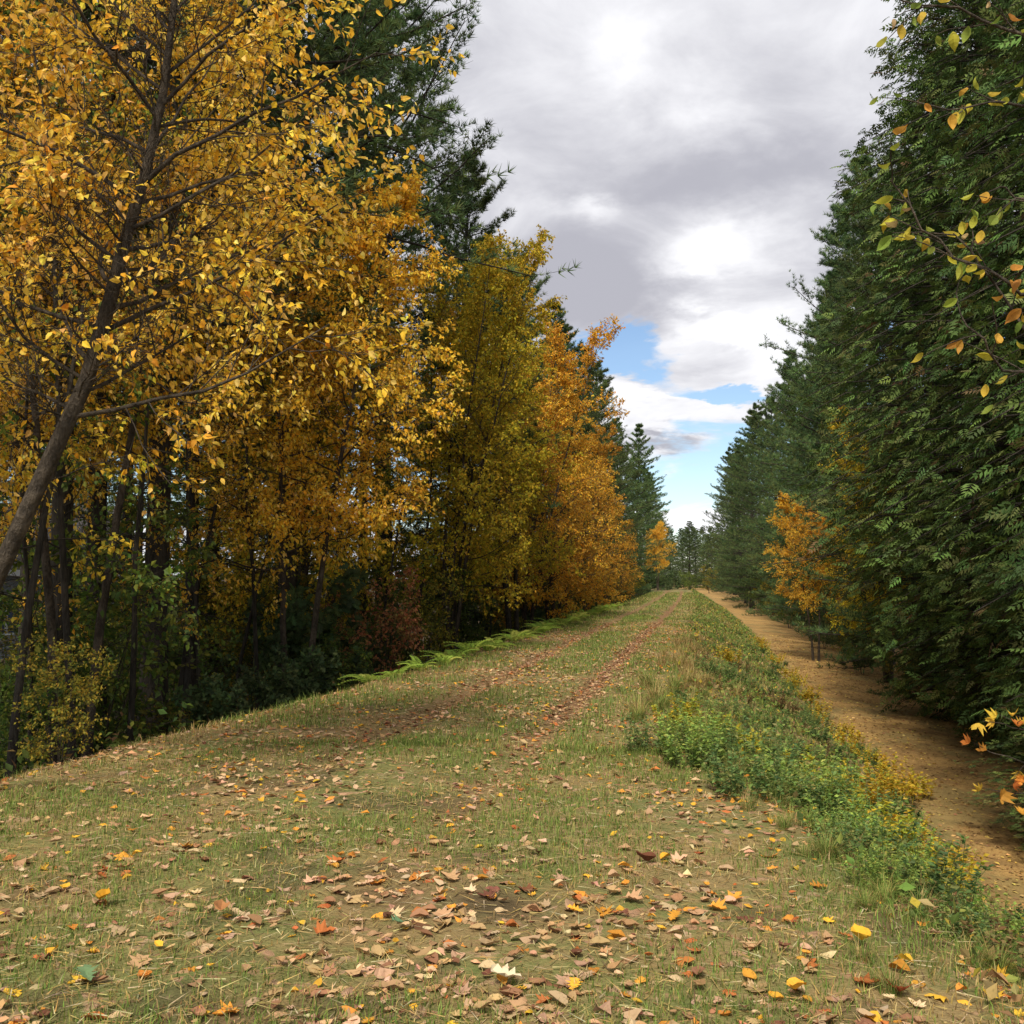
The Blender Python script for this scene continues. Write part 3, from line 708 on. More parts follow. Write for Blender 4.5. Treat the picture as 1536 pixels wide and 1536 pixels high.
for key in 'GODR':
    ss = sorted([q for q in spots if q[2] == key], key=lambda q: proj(np.array([q[0], q[1], 0]))[0])
    for i, (x, y, k, s) in enumerate(ss):
        nm, proto = names[key]
        lab = f'{nm} in the left wood, {ordinal(i)} of its kind from the left edge' if len(ss) > 1 else f'{nm} at the edge of the left wood below the birches'
        put(proto, x, y, RU.random()*6.28, s, lab, f'{nm}s under the trees')
# the right side: a few shrubs under the pines and evergreens
for i, (x, y, k, s) in enumerate([(6.6, 36, 'O', .55), (6.3, 44, 'D', .7), (6.8, 53, 'O', .8), (6.6, 60, 'D', .8), (7, 70, 'O', 1.0), (6.6, 84, 'G', 1.0), (6.5, 100, 'O', 1.2), (6, 118, 'G', 1.4)]):
    nm, proto = names[k]
    put(proto, x, y, RU.random()*6.28, s, f'{nm} under the right-hand pines, {ordinal(i)} shrub from the evergreens', 'shrubs below the right-hand pines')

for i, (x, y) in enumerate([(-15, 205), (-10, 212), (-6, 200), (-2.5, 208), (1, 203), (4.5, 207), (8, 200), (12, 196), (-20, 198), (-4, 222), (2.8, 224), (6.2, 218)]):
    nm, proto = names['OGDG'[i % 4]]
    put(proto, x, y, RU.random()*6.28, RU.uniform(1.2, 1.9), f'{nm} closing the far end of the path, {ordinal(i)} of the distant shrubs', 'distant shrubs at the end of the path')

def slim_trees():
    rng = np.random.default_rng(90); protos = []
    for k in range(3):
        st = stem_line(rng, 9.0, (rng.normal(0, .9), rng.normal(0, .5)), 9, .10, (0, 0, 0), .4)
        b = broadleaf(rng, [st], .05, 22, 5, 4, 4, 1.5, cs=.30, leaf=.075, cols=[OLV, YEL, GRN][k], polar=(75, 35), twig_r=.003, sides=4)
        protos.append(tree_from('slender_tree', b, M_PINE, (0, 0, 0), 'x', 'tree'))
    pts = []
    for u, d in [(20, 11), (60, 13), (118, 12.5), (165, 15), (200, 13.5), (262, 17), (305, 15.5), (345, 19), (392, 18), (410, 24), (475, 23), (500, 27), (560, 24), (590, 30), (625, 27), (655, 33), (735, 36), (775, 42), (330, 28), (130, 24)]:
        p = at(u, 900, d); pts.append((p[0], p[1]))
    pts.sort(key=lambda q: proj(np.array([q[0], q[1], 0]))[0])
    for i, (x, y) in enumerate(pts):
        put(protos[i % 3], x, y, rng.random()*6.28, rng.uniform(.8, 1.15), f'slender dark-stemmed sapling tree in the left wood, {ordinal(i)} from the left', 'slender trees in the left wood')
slim_trees()

# low leafy undergrowth on the wood's floor, uncountable
def undergrowth():
    rng = np.random.default_rng(9); n = 44000
    y = 6+rng.random(n)**1.4*60; x = -5.9-rng.random(n)**.8*(7+y*.18); x = np.where(y > 30, x+.7, x)
    z = height(x, y); h = rng.random(n)**1.5*.45*(.3+fbm(x*.8, y*.8, 21))
    P = np.stack([x, y, z+h+.02], -1); A = nrm(rng.normal(0, 1, (n, 3))+np.array([0, 0, .2])); N = nrm(rng.normal(0, .5, (n, 3))+np.array([0, 0, 1]))
    C = pal(rng, n, [(.07, .11, .03), (.11, .15, .035), (.05, .08, .03), (.22, .20, .04), (.20, .12, .05)], None, .2)
    mb = MB(); scatter(mb, LEAF2[0], LEAF2[1], P, A, N, rng.uniform(.06, .13, n), C)
    tag(link('undergrowth', mb.mesh('undergrowth', M_LEAF)), 'low leafy undergrowth on the floor of the left wood', 'undergrowth', None, 'stuff')
undergrowth()

# ferns along the left lip of the path
def fern_frond():
    V, F = [], []; n = 13
    for i in range(n):
        t = (i+.5)/n; y = t*.92; z = .55*t-.75*t*t; L = .24*math.sin(min(1, t*2.2+.25)*math.pi/2)*(1-t)**.7+.02
        for s in (-1, 1):
            k = len(V); V += [[0, y-.018, z], [s*L*.5, y+.03+.02, z+.01], [s*L, y+.07, z-.03], [s*L*.45, y-.01, z]]
            F += [[k, k+1, k+2], [k, k+2, k+3]]
    for i in range(5):
        t0, t1 = i/5, (i+1)/5; k = len(V)
        V += [[-.006, t0*.95, .55*t0-.75*t0*t0], [.006, t0*.95, .55*t0-.75*t0*t0], [0, t1*.95, .55*t1-.75*t1*t1]]; F.append([k, k+1, k+2])
    return np.array(V), F
def ferns():
    rng = np.random.default_rng(14); T, F = fern_frond()
    ms = [MB().add(T, F, np.array(c)).mesh('fern_frond', M_GRASS) for c in [(.34, .48, .08), (.42, .54, .09), (.52, .54, .12), (.27, .40, .07)]]
    spots = []
    for i in range(46):
        y = 16.0+i*.9+rng.normal(0, .3); spots.append((x_left(y)+.05-abs(rng.normal(0, .25)), y))
    spots.sort(key=lambda q: q[1])
    for i, (x, y) in enumerate(spots):
        x = float(x); r = link('fern', None, None, (x, y, gz(x, y)-.02))
        tag(r, f'{ordinal(i)} light green fern from the camera along the left lip of the path', 'fern', 'ferns along the left edge of the path')
        k = rng.integers(7, 11); s = rng.uniform(.42, .68)
        for q in range(k):
            a = q*6.28/k+rng.normal(0, .2)
            link('frond', ms[rng.integers(4)], r, (0, 0, 0), (rng.uniform(.25, .75), 0, a), s*rng.uniform(.8, 1.15))
ferns()

# ------------------------------------------------------------------ the plants of the right-hand bank
def blades(mb, rng, P, L, wd, lean, cols, cw=None, seg=3, jit=.2, out=None):
    """arched grass blades"""
    n = len(P); az = rng.random(n)*6.28 if out is None else out
    d = np.stack([np.cos(az), np.sin(az), np.zeros(n)], -1); s = np.stack([-np.sin(az), np.cos(az), np.zeros(n)], -1)
    V = []; th = np.zeros(n); p = P.copy()
    for k in range(seg+1):
        f = k/seg; w_ = (wd*(1-f)**.7)[:, None]
        if k < seg: V += [p+s*w_*.5, p-s*w_*.5]
        else: V += [p]
        th = th+lean*(.35+.9*f)/seg*1.6
        p = p+(L/seg)[:, None]*(d*np.sin(th)[:, None]+np.array([0, 0, 1])*np.cos(th)[:, None])
    V = np.stack(V, 1); k = V.shape[1]; F = []
    for q in range(seg-1): F += [[2*q, 2*q+1, 2*q+3], [2*q, 2*q+3, 2*q+2]]
    F.append([2*seg-2, 2*seg-1, 2*seg])
    Fa = (np.array(F)[None]+(np.arange(n)*k)[:, None, None]).reshape(-1, 3)
    mb.add(V.reshape(-1, 3), Fa, np.repeat(pal(rng, n, cols, cw, jit), k, 0))
GREENB = [(.14, .20, .04), (.185, .245, .055), (.11, .16, .035), (.25, .26, .075)]
DRYB = [(.38, .275, .10), (.46, .345, .15), (.28, .19, .075), (.41, .285, .10)]
def grass_tuft(seed, n, L, cols, cw=None):
    rng = np.random.default_rng(seed); mb = MB()
    a = rng.random(n)*6.28; r = .10*np.sqrt(rng.random(n)); P = np.stack([r*np.cos(a), r*np.sin(a), np.zeros(n)], -1)
    blades(mb, rng, P, L*rng.uniform(.55, 1.15, n), np.full(n, .007), rng.uniform(.5, 1.9, n), cols, cw, 5, .18, a+rng.normal(0, .5, n))
    return mb.mesh('grass_tuft', M_GRASS)
TM = [grass_tuft(51, 150, .42, GREENB+DRYB[:1]), grass_tuft(52, 130, .34, GREENB[:3]+DRYB[:2]), grass_tuft(53, 110, .45, DRYB+GREENB[:1])]
def weed(seed, nst, H, spread, leaf, cols, tpl=LEAF2, nleaf=26, name='leafy_weed', hang=-.1, up=True):
    """upright herb: many thin stems with leaves all the way up"""
    rng = np.random.default_rng(seed); a = rng.random(nst)*6.28; r = spread*np.sqrt(rng.random(nst))
    S0 = np.stack([r*np.cos(a), r*np.sin(a), np.zeros(nst)], -1)
    d = np.stack([np.cos(a)*r/spread*.35, np.sin(a)*r/spread*.35, np.ones(nst)], -1)
    p = grow(rng, S0, d, H*rng.uniform(.55, 1.1, nst), 5, .08, .02)
    sm = MB(); tubes(sm, p, np.full((nst, 6), .0030)*np.linspace(1, .5, 6), 3, np.array(cols[0])*.7)
    i = np.repeat(np.arange(nst), nleaf); t = .12+.88*rng.random(len(i))**.75; PL, DL = along(p, i, t)
    az = rng.random(len(i))*6.28; A = nrm(np.stack([np.cos(az), np.sin(az), rng.normal(.15-hang*0, .35, len(i))+(-hang)], -1)); N = nrm(np.array([0, 0, 1.])+rng.normal(0, .3, PL.shape))
    lm = MB(); scatter(lm, tpl[0], tpl[1], PL, A, N, leaf*rng.uniform(.6, 1.25, len(i))*(1.15-.5*t), pal(rng, len(i), cols, None, .18))
    return sm.mesh('weed_stems', M_GRASS), lm.mesh('weed_leaves', M_LEAF)
WG = [weed(61, 34, .50, .24, .055, [(.25, .36, .08), (.32, .43, .10), (.19, .29, .07), (.40, .45, .10)]), weed(62, 30, .42, .26, .06, [(.16, .25, .08), (.22, .31, .09), (.12, .19, .07), (.30, .30, .10)])]
WY = [weed(63, 22, .46, .22, .085, YGR), weed(64, 18, .36, .24, .075, [(.60, .45, .04), (.66, .50, .06), (.45, .40, .05), (.55, .33, .04)])]
WD = [weed(65, 16, .34, .24, .095, [(.08, .14, .05), (.11, .18, .06), (.07, .11, .045), (.16, .22, .06)])]
WB = [weed(66, 20, .34, .24, .055, [(.22, .17, .07), (.30, .20, .09), (.14, .14, .05), (.20, .10, .05)])]
WL = weed(67, 12, .42, .14, .16, [(.62, .50, .08), (.55, .48, .10), (.66, .52, .14), (.40, .24, .08)], LANCE, 16)
RB = np.random.default_rng(15)
def bank_plants():
    items = []
    def add(kind, x, y, s): items.append((kind, float(x), float(y), float(s)))
    # crest clump of green herbs with yellow ones among them (from the photograph)
    for x, y, s in [(x_+RB.normal(.1, .30), y_+RB.normal(0, .45), s_*RB.uniform(.45, 1.1)) for x_, y_, s_ in [(-.15, 10.2, 1.05), (.05, 9.4, 1.1), (.20, 8.8, 1.05), (.35, 8.2, 1.0), (.10, 10.7, 1.0), (.45, 9.5, 1.05), (.55, 8.9, 1.1), (.65, 8.0, 1.0), (.75, 7.5, .95), (.9, 8.4, 1.1), (1.0, 7.0, .9), (1.15, 7.7, 1.0), (1.3, 6.9, 1.0), (.85, 9.3, 1.0), (1.45, 7.4, .9), (1.2, 8.6, .9)]*2]:
        add('WG', x, y, s*1.0)
    for x, y, s in [(.3, 10.9, .9), (.6, 10.3, 1.0), (.95, 9.9, 1.0), (1.15, 9.2, 1.1), (1.25, 8.3, 1.0), (-.3, 11.2, .8), (1.6, 8.6, .9), (1.05, 8.9, .8), (1.5, 8.0, .9)]: add('WY', x, y, s*1.05)
    for x, y in [(2.6, 24), (2.8, 22.5), (3.0, 21), (3.1, 19.5), (2.9, 25.5), (3.2, 18.4), (3.0, 17.4), (.9, 25), (2.2, 13.3), (2.0, 11.2), (2.35, 12.3), (3.2, 10.8), (1.9, 14.5), (2.9, 27.5), (2.7, 30), (2.75, 33), (2.7, 37), (2.7, 42), (2.7, 48), (2.6, 55)]:
        add('WY2', x+RB.normal(0, .15), y, RB.uniform(.9, 1.4))
    for i in range(80):
        y = 7+RB.random()**1.3*45; x = x_right(y)+.9+RB.random()*2.9; add('WD' if RB.random() < .5 else 'WG2', x, y, RB.uniform(.35, .75))
    for i in range(70):
        y = 5.2+RB.random()**1.2*22; x = x_right(y)+.3+RB.random()*2.8; add('WB' if RB.random() < .6 else 'WG2', x, y, RB.uniform(.5, .95))
    for i in range(34):
        y = 4.6+RB.random()*5; x = x_right(y)+.35+RB.random()*2.2; add('WG2' if RB.random() < .6 else 'WY2' if RB.random() < .2 else 'WB', x, y, RB.uniform(.45, .8))
    for x, y in [(1.42, 4.35), (1.62, 4.6), (1.5, 4.9)]: add('WL', x, y, .8)
    for i in range(70):
        y = 4.2+RB.random()**1.1*12; x = x_right(y)+RB.normal(.2, .28); add('T', x, y, RB.uniform(.3, .62)*(.8+.04*y))
    for i in range(40):
        y = 12+RB.random()*14; x = x_right(y)+RB.normal(.15, .3); add('TD', x, y, RB.uniform(.5, .95))
    for i in range(55):
        y = 4.5+RB.random()*10; x = x_right(y)+.2+RB.random()*2.4; add('TD' if RB.random() < .4 else 'T', x, y, RB.uniform(.45, .8))
    info = {'WG': ('fresh green bushy weed', 'weed', 'on the crest of the right bank'), 'WG2': ('grey-green weed', 'weed', 'on the right bank'), 'WY': ('yellow-green leafy weed', 'weed', 'among the green weeds on the bank'),
            'WY2': ('golden yellow low shrub', 'shrub', 'on the right bank'), 'WD': ('dark green low bramble', 'bramble', 'on the right bank'), 'WB': ('brown dry weed', 'weed', 'on the right bank'),
            'WL': ('pale yellow lance-leaved plant', 'plant', 'at the lower right corner'), 'T': ('green arching grass tuft', 'grass tuft', 'on the right bank'), 'TD': ('tall dry grass tuft', 'grass tuft', 'along the right edge of the path')}
    nm = {'WG': 'leafy_weed', 'WG2': 'leafy_weed', 'WY': 'leafy_weed', 'WY2': 'low_shrub', 'WD': 'bramble', 'WB': 'dry_weed', 'WL': 'lance_leaved_plant', 'T': 'grass_tuft', 'TD': 'grass_tuft'}
    for kind in info:
        its = sorted([q for q in items if q[0] == kind], key=lambda q: q[2])
        for i, (k, x, y, s) in enumerate(its):
            a, cat, b = info[kind]; lab = f'{a} {b}, number {i+1} counted from the camera'
            lab = f'{a} {b}, {ordinal(i)} from the camera'
            rz = RB.random()*6.28
            if kind in ('T', 'TD'):
                o = link(nm[kind], TM[2] if kind == 'TD' else TM[i % 2], None, (x, y, gz(x, y)-.02), (0, 0, rz), s)
                tag(o, lab, cat, f'{a}s {b}')
            else:
                sm, lm = {'WG': WG[i % 2], 'WG2': WG[1], 'WY': WY[0], 'WY2': WY[1], 'WD': WD[0], 'WB': WB[0], 'WL': WL}[kind]
                o = link(nm[kind], None, None, (x, y, gz(x, y)-.02), (0, 0, rz), s); tag(o, lab, cat, f'{a}s {b}')
                link('stems', sm, o); link('foliage', lm, o)
bank_plants()
def bank_cover():
    """low mixed ground cover on the bank: too small and too many to count"""
    rng = np.random.default_rng(16); n = 46000
    y = 4+rng.random(n)**1.8*125; x = x_right(y)+.05+rng.random(n)*3.6+bend(y); m = fbm(x*.9, y*.6, 31)
    keep = rng.random(n) < np.clip((m-.28)*3, .15, 1)*(1-.6*sstep(x-bend(y), 2.6, 4)); x, y, m = x[keep], y[keep], m[keep]; n = len(x)
    P = np.stack([x, y, height(x, y)+.01+rng.random(n)**1.5*.14], -1)
    A = nrm(rng.normal(0, 1, (n, 3))+np.array([0, 0, .3])); N = nrm(rng.normal(0, .5, (n, 3))+np.array([0, 0, 1]))
    gC = pal(rng, n, [(.14, .21, .05), (.20, .28, .065), (.10, .15, .045), (.30, .33, .08)], None, .2)
    bC = pal(rng, n, [(.33, .23, .10), (.25, .15, .07), (.40, .29, .13), (.48, .34, .06)], None, .2)
    pick = rng.random(n) < np.clip((fbm(x*.7+9, y*.5, 33)-.32)*4+.25*(y > 18), .12, .85)
    mb = MB(); scatter(mb, LEAF2[0], LEAF2[1], P, A, N, rng.uniform(.03, .085, n)*(1+y*.012), np.where(pick[:, None], gC, bC))
    tag(link('bank_ground_cover', mb.mesh('bank_ground_cover', M_LEAF)), 'mixed low ground cover on the right-hand bank', 'ground cover', None, 'stuff')
bank_cover()

# ------------------------------------------------------------------ turf
def turf():
    rng = np.random.default_rng(17); mb = MB()
    def field(n, y0, y1, pw, Lr, wd, seg, thr):
        y = y0+(y1-y0)*rng.random(n)**pw; xl = x_left(y)-.5; xr = x_right(y)+2.7; x = xl+(xr-xl)*rng.random(n)+bend(y)
        u, v, d = proj(np.stack([x, y, 0*x], -1)); k = (u > -60) & (u < 1600) & (v < 1620); x, y = x[k], y[k]
        m = fbm(x*1.1, y*1.1, 41)+.25*(fbm(x*3, y*3, 42)-.5)
        rut = np.exp(-((x-bend(y)+1.65)/.2)**2)+np.exp(-((x-bend(y)+3.3)/.24)**2)
        dirt = np.exp(-(((x+1.05)/.28)**2+((y-5.05)/.30)**2))
        k = rng.random(len(x)) < np.clip((m-thr)*4.0, .05, 1)*(1-np.clip(rut*(.35+.75*sstep(y, 6, 12)), 0, .96))*(1-dirt); x, y, m = x[k], y[k], m[k]
        P = np.stack([x, y, height(x, y)-.004], -1); n = len(x)
        g = np.clip((m-.47)*4.5+.45, .08, .95); isg = rng.random(n) < g
        L = rng.uniform(*Lr, n)*(.55+.9*np.clip(m, 0, 1))
        edge = (x < x_left(y)+.5) | (x > x_right(y)-.1); L = np.where(edge, L*rng.uniform(.8, 1.8, n), L)
        for sel, cols, ln in ((isg, GREENB, (.35, 1.5)), (~isg, DRYB, (.7, 1.75))):
            blades(mb, rng, P[sel], L[sel], wd*rng.uniform(.7, 1.3, sel.sum())*(1+.05*np.maximum(y[sel]-6, 0)), rng.uniform(*ln, sel.sum()), cols, None, seg, .2)
    field(138000, 3.3, 10, 1.15, (.025, .070), .0052, 2, .33)
    field(84000, 9.5, 42, 1.5, (.045, .10), .007, 2, .30)
    field(26000, 40, 110, 1.3, (.06, .12), .010, 1, .18)
    tag(link('grass', mb.mesh('turf_blades', M_GRASS)), 'short mown grass mixed with dry thatch on the embankment', 'grass', None, 'stuff')
turf()
def thatch():
    rng = np.random.default_rng(18); n = 42000; y = 3.3+rng.random(n)**1.3*14; xl = x_left(y)-.3; xr = x_right(y)+.9; x = xl+(xr-xl)*rng.random(n)
    u, v, d = proj(np.stack([x, y, 0*x], -1)); k = (u > -60) & (u < 1600) & (v < 1620); x, y = x[k], y[k]; n = len(x)
    P = np.stack([x, y, height(x, y)+.004+rng.random(n)*.018], -1); az = rng.random(n)*6.28
    A = np.stack([np.cos(az), np.sin(az), rng.normal(0, .12, n)], -1); N = nrm(rng.normal(0, .3, (n, 3))+np.array([0, 0, 1]))
    T = np.array([[-.5, 0, 0], [.5, 0, 0], [0, 1, .04]]); S = np.stack([rng.uniform(.004, .007, n), rng.uniform(.05, .14, n), rng.uniform(.05, .14, n)], -1)
    mb = MB(); scatter(mb, T, [[0, 1, 2]], P, A, N, S, pal(rng, n, DRYB+[(.5, .42, .24), (.22, .15, .08)], None, .2))
    tag(link('dry_straw', mb.mesh('dry_straw', M_GRASS)), 'dry straw and pine needles lying between the grass', 'straw', None, 'stuff')
thatch()

# ------------------------------------------------------------------ fallen leaves
KINDS = [('tan', (.42, .265, .13), 5.0), ('pinkish tan', (.46, .295, .175), 4.0), ('pale buff', (.52, .38, .21), 1.6), ('brown', (.33, .175, .09), 2.2), ('dark brown', (.16, .07, .04), .9),
         ('yellow', (.64, .36, .04), 1.5), ('orange', (.56, .25, .04), 1.3), ('russet', (.40, .13, .04), .9)]
def fallen():
    rng = np.random.default_rng(19); n = 44000
    y = 3.3+rng.random(n)**1.45*34; xl = x_left(y)-.6; xr = x_right(y)+.8; x = xl+(xr-xl)*rng.random(n)+bend(y)
    m = .55*fbm(x*1.0+40, y*1.0, 51)+.45*(1-fbm(x*1.1, y*1.1, 41)); rut = np.exp(-((x-bend(y)+1.65)/.24)**2)+.8*np.exp(-((x-bend(y)+3.3)/.32)**2)
    k = rng.random(n) < np.clip((m-.36)*2.4+.16, .16, 1)*.75+.55*rut*sstep(y, 4, 9); x, y = x[k], y[k]
    u, v, d = proj(np.stack([x, y, 0*x], -1)); k = (u > -40) & (u < 1576) & (v < 1590); x, y = x[k], y[k]; n = len(x)
    shapes = []
    for q in range(14):
        t = [OVAL, OVAL, OAK, MAPLE, OVAL, LEAF4][q % 6]
        fl = .35 if q % 6 in (2, 3) else 1.0
        shapes.append((curl(t, rng, fl*rng.uniform(-.2, .5), fl*rng.uniform(-.3, .6), .03), ['oval', 'oval', 'lobed', 'lobed', 'oval', 'small pointed'][q % 6]))
    sh = rng.integers(0, len(shapes), n); w = np.array([q[2] for q in KINDS]); kd = rng.choice(len(KINDS), n, p=w/w.sum())
    edge = (x > x_right(y)-.6) & (rng.random(n) < .45); kd = np.where(edge, rng.choice([5, 6, 7, 3], n), kd)
    rr_ = np.exp(-((x-bend(y)+1.65)/.24)**2)+np.exp(-((x-bend(y)+3.3)/.3)**2)
    kd = np.where((rr_ > .45) & (y > 8) & (rng.random(n) < .75), rng.choice([3, 3, 7, 4, 0, 1, 0], n), kd)
    S = .034+.074*rng.random(n)**1.3*np.where(kd == 5, .8, 1.0); S = np.where((kd >= 5) & (sh % 6 == 5), S*.8, S)
    az = rng.random(n)*6.28; A = np.stack([np.cos(az), np.sin(az), rng.normal(0, .16, n)], -1); N = nrm(rng.normal(0, .11, (n, 3))+np.array([0, 0, 1]))
    flip = rng.random(n) < .35; N[flip] *= -1
    P = np.stack([x, y, height(x, y)+.004+rng.random(n)*.016], -1)
    u, v, d = proj(P); vis = (u > 0) & (u < 1536) & (v > 0) & (v < 1530)
    order = np.argsort(np.where(vis, d/S, 1e9)); big, rest = order[:290], order[290:]
    mb = MB()
    for s in range(len(shapes)):
        r = rest[sh[rest] == s]
        lowt = curl(LEAF4, rng, rng.uniform(-.2, .5), rng.uniform(-.3, .6), .04)
        for part, (tv, tf) in ((r[y[r] < 6.2], shapes[s][0]), (r[y[r] >= 6.2], lowt)):
            cc = np.array([q[1] for q in KINDS])[kd[part]]; cc = np.clip(cc*(1+rng.normal(0, .18, (len(part), 1)))*(1+rng.normal(0, .06, (len(part), 3))), .01, .8)
            scatter(mb, tv, tf, P[part], A[part], N[part], S[part], cc)
    tag(link('leaf_litter', mb.mesh('leaf_litter', M_DEAD)), 'scattered dead leaves lying farther along the grassy track', 'leaf litter', None, 'stuff')
    cache = {}
    An = nrm(A); X = nrm(np.cross(An, N)); Z = np.cross(X, An)
    cnt = {}
    for i in sorted(big, key=lambda q: -v[q]):
        key = (int(sh[i]), int(kd[i]))
        if key not in cache: cache[key] = MB().add(shapes[key[0]][0][0], shapes[key[0]][0][1], np.array(KINDS[key[1]][1])).mesh('fallen_leaf', M_DEAD1)
        o = link('fallen_leaf', cache[key])
        mt = Matrix((X[i], An[i], Z[i])).transposed().to_4x4(); mt.translation = Vector(P[i]); o.matrix_world = mt @ Matrix.Diagonal((S[i], S[i], S[i], 1))
        where = 'left on the near grass' if u[i] < 420 else 'amid the near grass' if u[i] < 850 else 'right of centre' if u[i] < 1150 else 'by the right-hand bank'
        kk = (kd[i], shapes[sh[i]][1], where); cnt[kk] = cnt.get(kk, -1)+1
        tag(o, f'{KINDS[kd[i]][0]} {shapes[sh[i]][1]} fallen leaf {where}, {ordinal(cnt[kk])} from the bottom', 'leaf', f'{KINDS[kd[i]][0]} {shapes[sh[i]][1]} fallen leaves {where}')
    # leaves the photograph singles out
    for lab, tpl, c, (uu, vv), s, rz, nz in [('large dark brown curled leaf standing up in the grass near the bank', curl(OVAL, rng, .6, .5), (.14, .055, .03), (985, 1288), .15, 1.2, .0),
                                             ('pale whitish lobed oak leaf lying flat near the bottom edge', curl(OAK, rng, .1, .1), (.60, .52, .34), (788, 1482), .15, 1.4, .02),
                                             ('green lobed oak leaf in the lower left grass', curl(OAK, rng, .1, .1), (.16, .26, .12), (135, 1484), .13, .8, .02),
                                             ('broken green oak leaf in the middle of the near grass', curl(OAK, rng, .2, .2), (.15, .24, .12), (618, 1390), .11, 2.4, .02),
                                             ('large bright yellow leaf under the grass tufts by the bank', curl(OVAL, rng, .5, .3), (.66, .42, .04), (1300, 1416), .14, .3, .03),
                                             ('bright yellow-orange oval leaf near the lower right', curl(OVAL, rng, .3, .3), (.68, .38, .04), (1205, 1480), .12, 2.6, .03),
                                             ('big orange-brown leaf left of the bare dirt patch', curl(OVAL, rng, .3, .4), (.48, .22, .09), (330, 1390), .12, .4, .03),
                                             ('bright orange leaf lying near the left of the track', curl(OVAL, rng, .4, .3), (.64, .30, .03), (146, 1363), .11, .1, .03)]:
        ray = at(uu, vv, 1)-cP; t = 1.6/-ray[2]
        p = cP+ray*t; p[2] = gz(p[0], p[1])+nz+.02
        o = link('fallen_leaf', MB().add(tpl[0], tpl[1], np.array(c)).mesh('fallen_leaf', M_DEAD1), None, p, (.15, .1, rz), s); tag(o, lab, 'leaf')
fallen()
def strip_litter():
    rng = np.random.default_rng(20); n = 15000; y = 9+rng.random(n)**1.5*60; x = 2.6+rng.random(n)*6.0+bend(y)
    P = np.stack([x, y, height(x, y)+.008+rng.random(n)*.012], -1); az = rng.random(n)*6.28
    A = np.stack([np.cos(az), np.sin(az), rng.normal(0, .12, n)], -1); N = nrm(rng.normal(0, .3, (n, 3))+np.array([0, 0, 1]))
    mb = MB(); scatter(mb, LEAF2[0], LEAF2[1], P, A, N, rng.uniform(.04, .085, n)*(1+y*.008), pal(rng, n, [(.50, .33, .12), (.40, .24, .09), (.30, .16, .07), (.60, .42, .10), (.22, .12, .05)], None, .2))
    tag(link('strip_leaf_litter', mb.mesh('strip_leaf_litter', M_DEAD)), 'small yellow and brown leaves strewn over the lower needle-covered strip', 'leaf litter', None, 'stuff')
strip_litter()

# ------------------------------------------------------------------ saplings whose branches enter from the right
def sapling(name, base, H, label, limbs, cols, w, tpl, leaf, seed):
    """limbs: list of point lists in world space starting near the stem"""
    rng = np.random.default_rng(seed); base = np.array([base[0], base[1], gz(*base)-.03])
    root = link(name, None, None, base); tag(root, label, 'sapling')
    st = stem_line(rng, H, (-.15, .1), 8, .03); mb = MB(); tubes(mb, st[None], (.028*(1-.85*np.linspace(0, 1, 8)))[None], 8)
    link('trunk', mb.mesh('sapling_trunk', M_BIRCH, True), root)
    ms = [MB().add(*curl(tpl, rng, .5, .4, .01), np.array(c)).mesh('sapling_leaf', M_LEAF1) for c in cols for _ in range(2)]
    ww = np.repeat(np.array(w, float), 2); ww /= ww.sum()
    for pts, nt, nl in limbs:
        P = np.array(pts)-base; h = np.clip(P[0, 2]-.25, .2, H-.1); k = np.interp(h, st[:, 2], np.arange(8)); i0 = int(k); root_pt = st[i0]+(st[min(i0+1, 7)]-st[i0])*(k-i0)
        P = np.concatenate([root_pt[None], P]); n = 12
        s = np.linspace(0, len(P)-1, n); Q = np.stack([np.interp(s, np.arange(len(P)), P[:, c]) for c in range(3)], -1); Q[1:-1] += rng.normal(0, .012, (n-2, 3))
        b = MB(); tubes(b, Q[None], np.linspace(.009, .0025, n)[None], 6)
        i2 = np.zeros(nt, int); P2, D2 = along(Q[None], i2, np.linspace(.42, .99, nt)); d2 = veer(rng, D2, rng.uniform(.3, .9, nt)); p2 = grow(rng, P2, d2, rng.uniform(.10, .26, nt), 4, .12, -.02)
        tubes(b, p2, np.linspace(.0030, .0014, 5)[None]*np.ones((nt, 1)), 4)
        bo = link('branch', b.mesh('sapling_branch', M_BIRCH, True), root)
        il = np.repeat(np.arange(nt), nl); PL, DL = along(p2, il, np.tile(np.linspace(.35, 1, nl), nt)); m = len(PL)
        A = nrm(DL*.5+rng.normal(0, .45, (m, 3))+np.array([0, 0, -.55])); N = nrm(rng.normal(0, .6, (m, 3))+np.array([0, -.5, .6])); X = nrm(np.cross(A, N)); Z = np.cross(X, A)
        for q in range(m):
            o = bpy.data.objects.new('leaf', ms[rng.choice(len(ms), p=ww)]); col.objects.link(o); o.parent = bo
            mt = Matrix((X[q], A[q], Z[q])).transposed().to_4x4(); mt.translation = Vector(PL[q]); sz = leaf*rng.uniform(.65, 1.2); o.matrix_local = mt @ Matrix.Diagonal((sz, sz, sz, 1))
YG2 = [(.34, .36, .05), (.50, .40, .05), (.52, .30, .05), (.22, .28, .05), (.42, .30, .14)]
d0 = 3.6
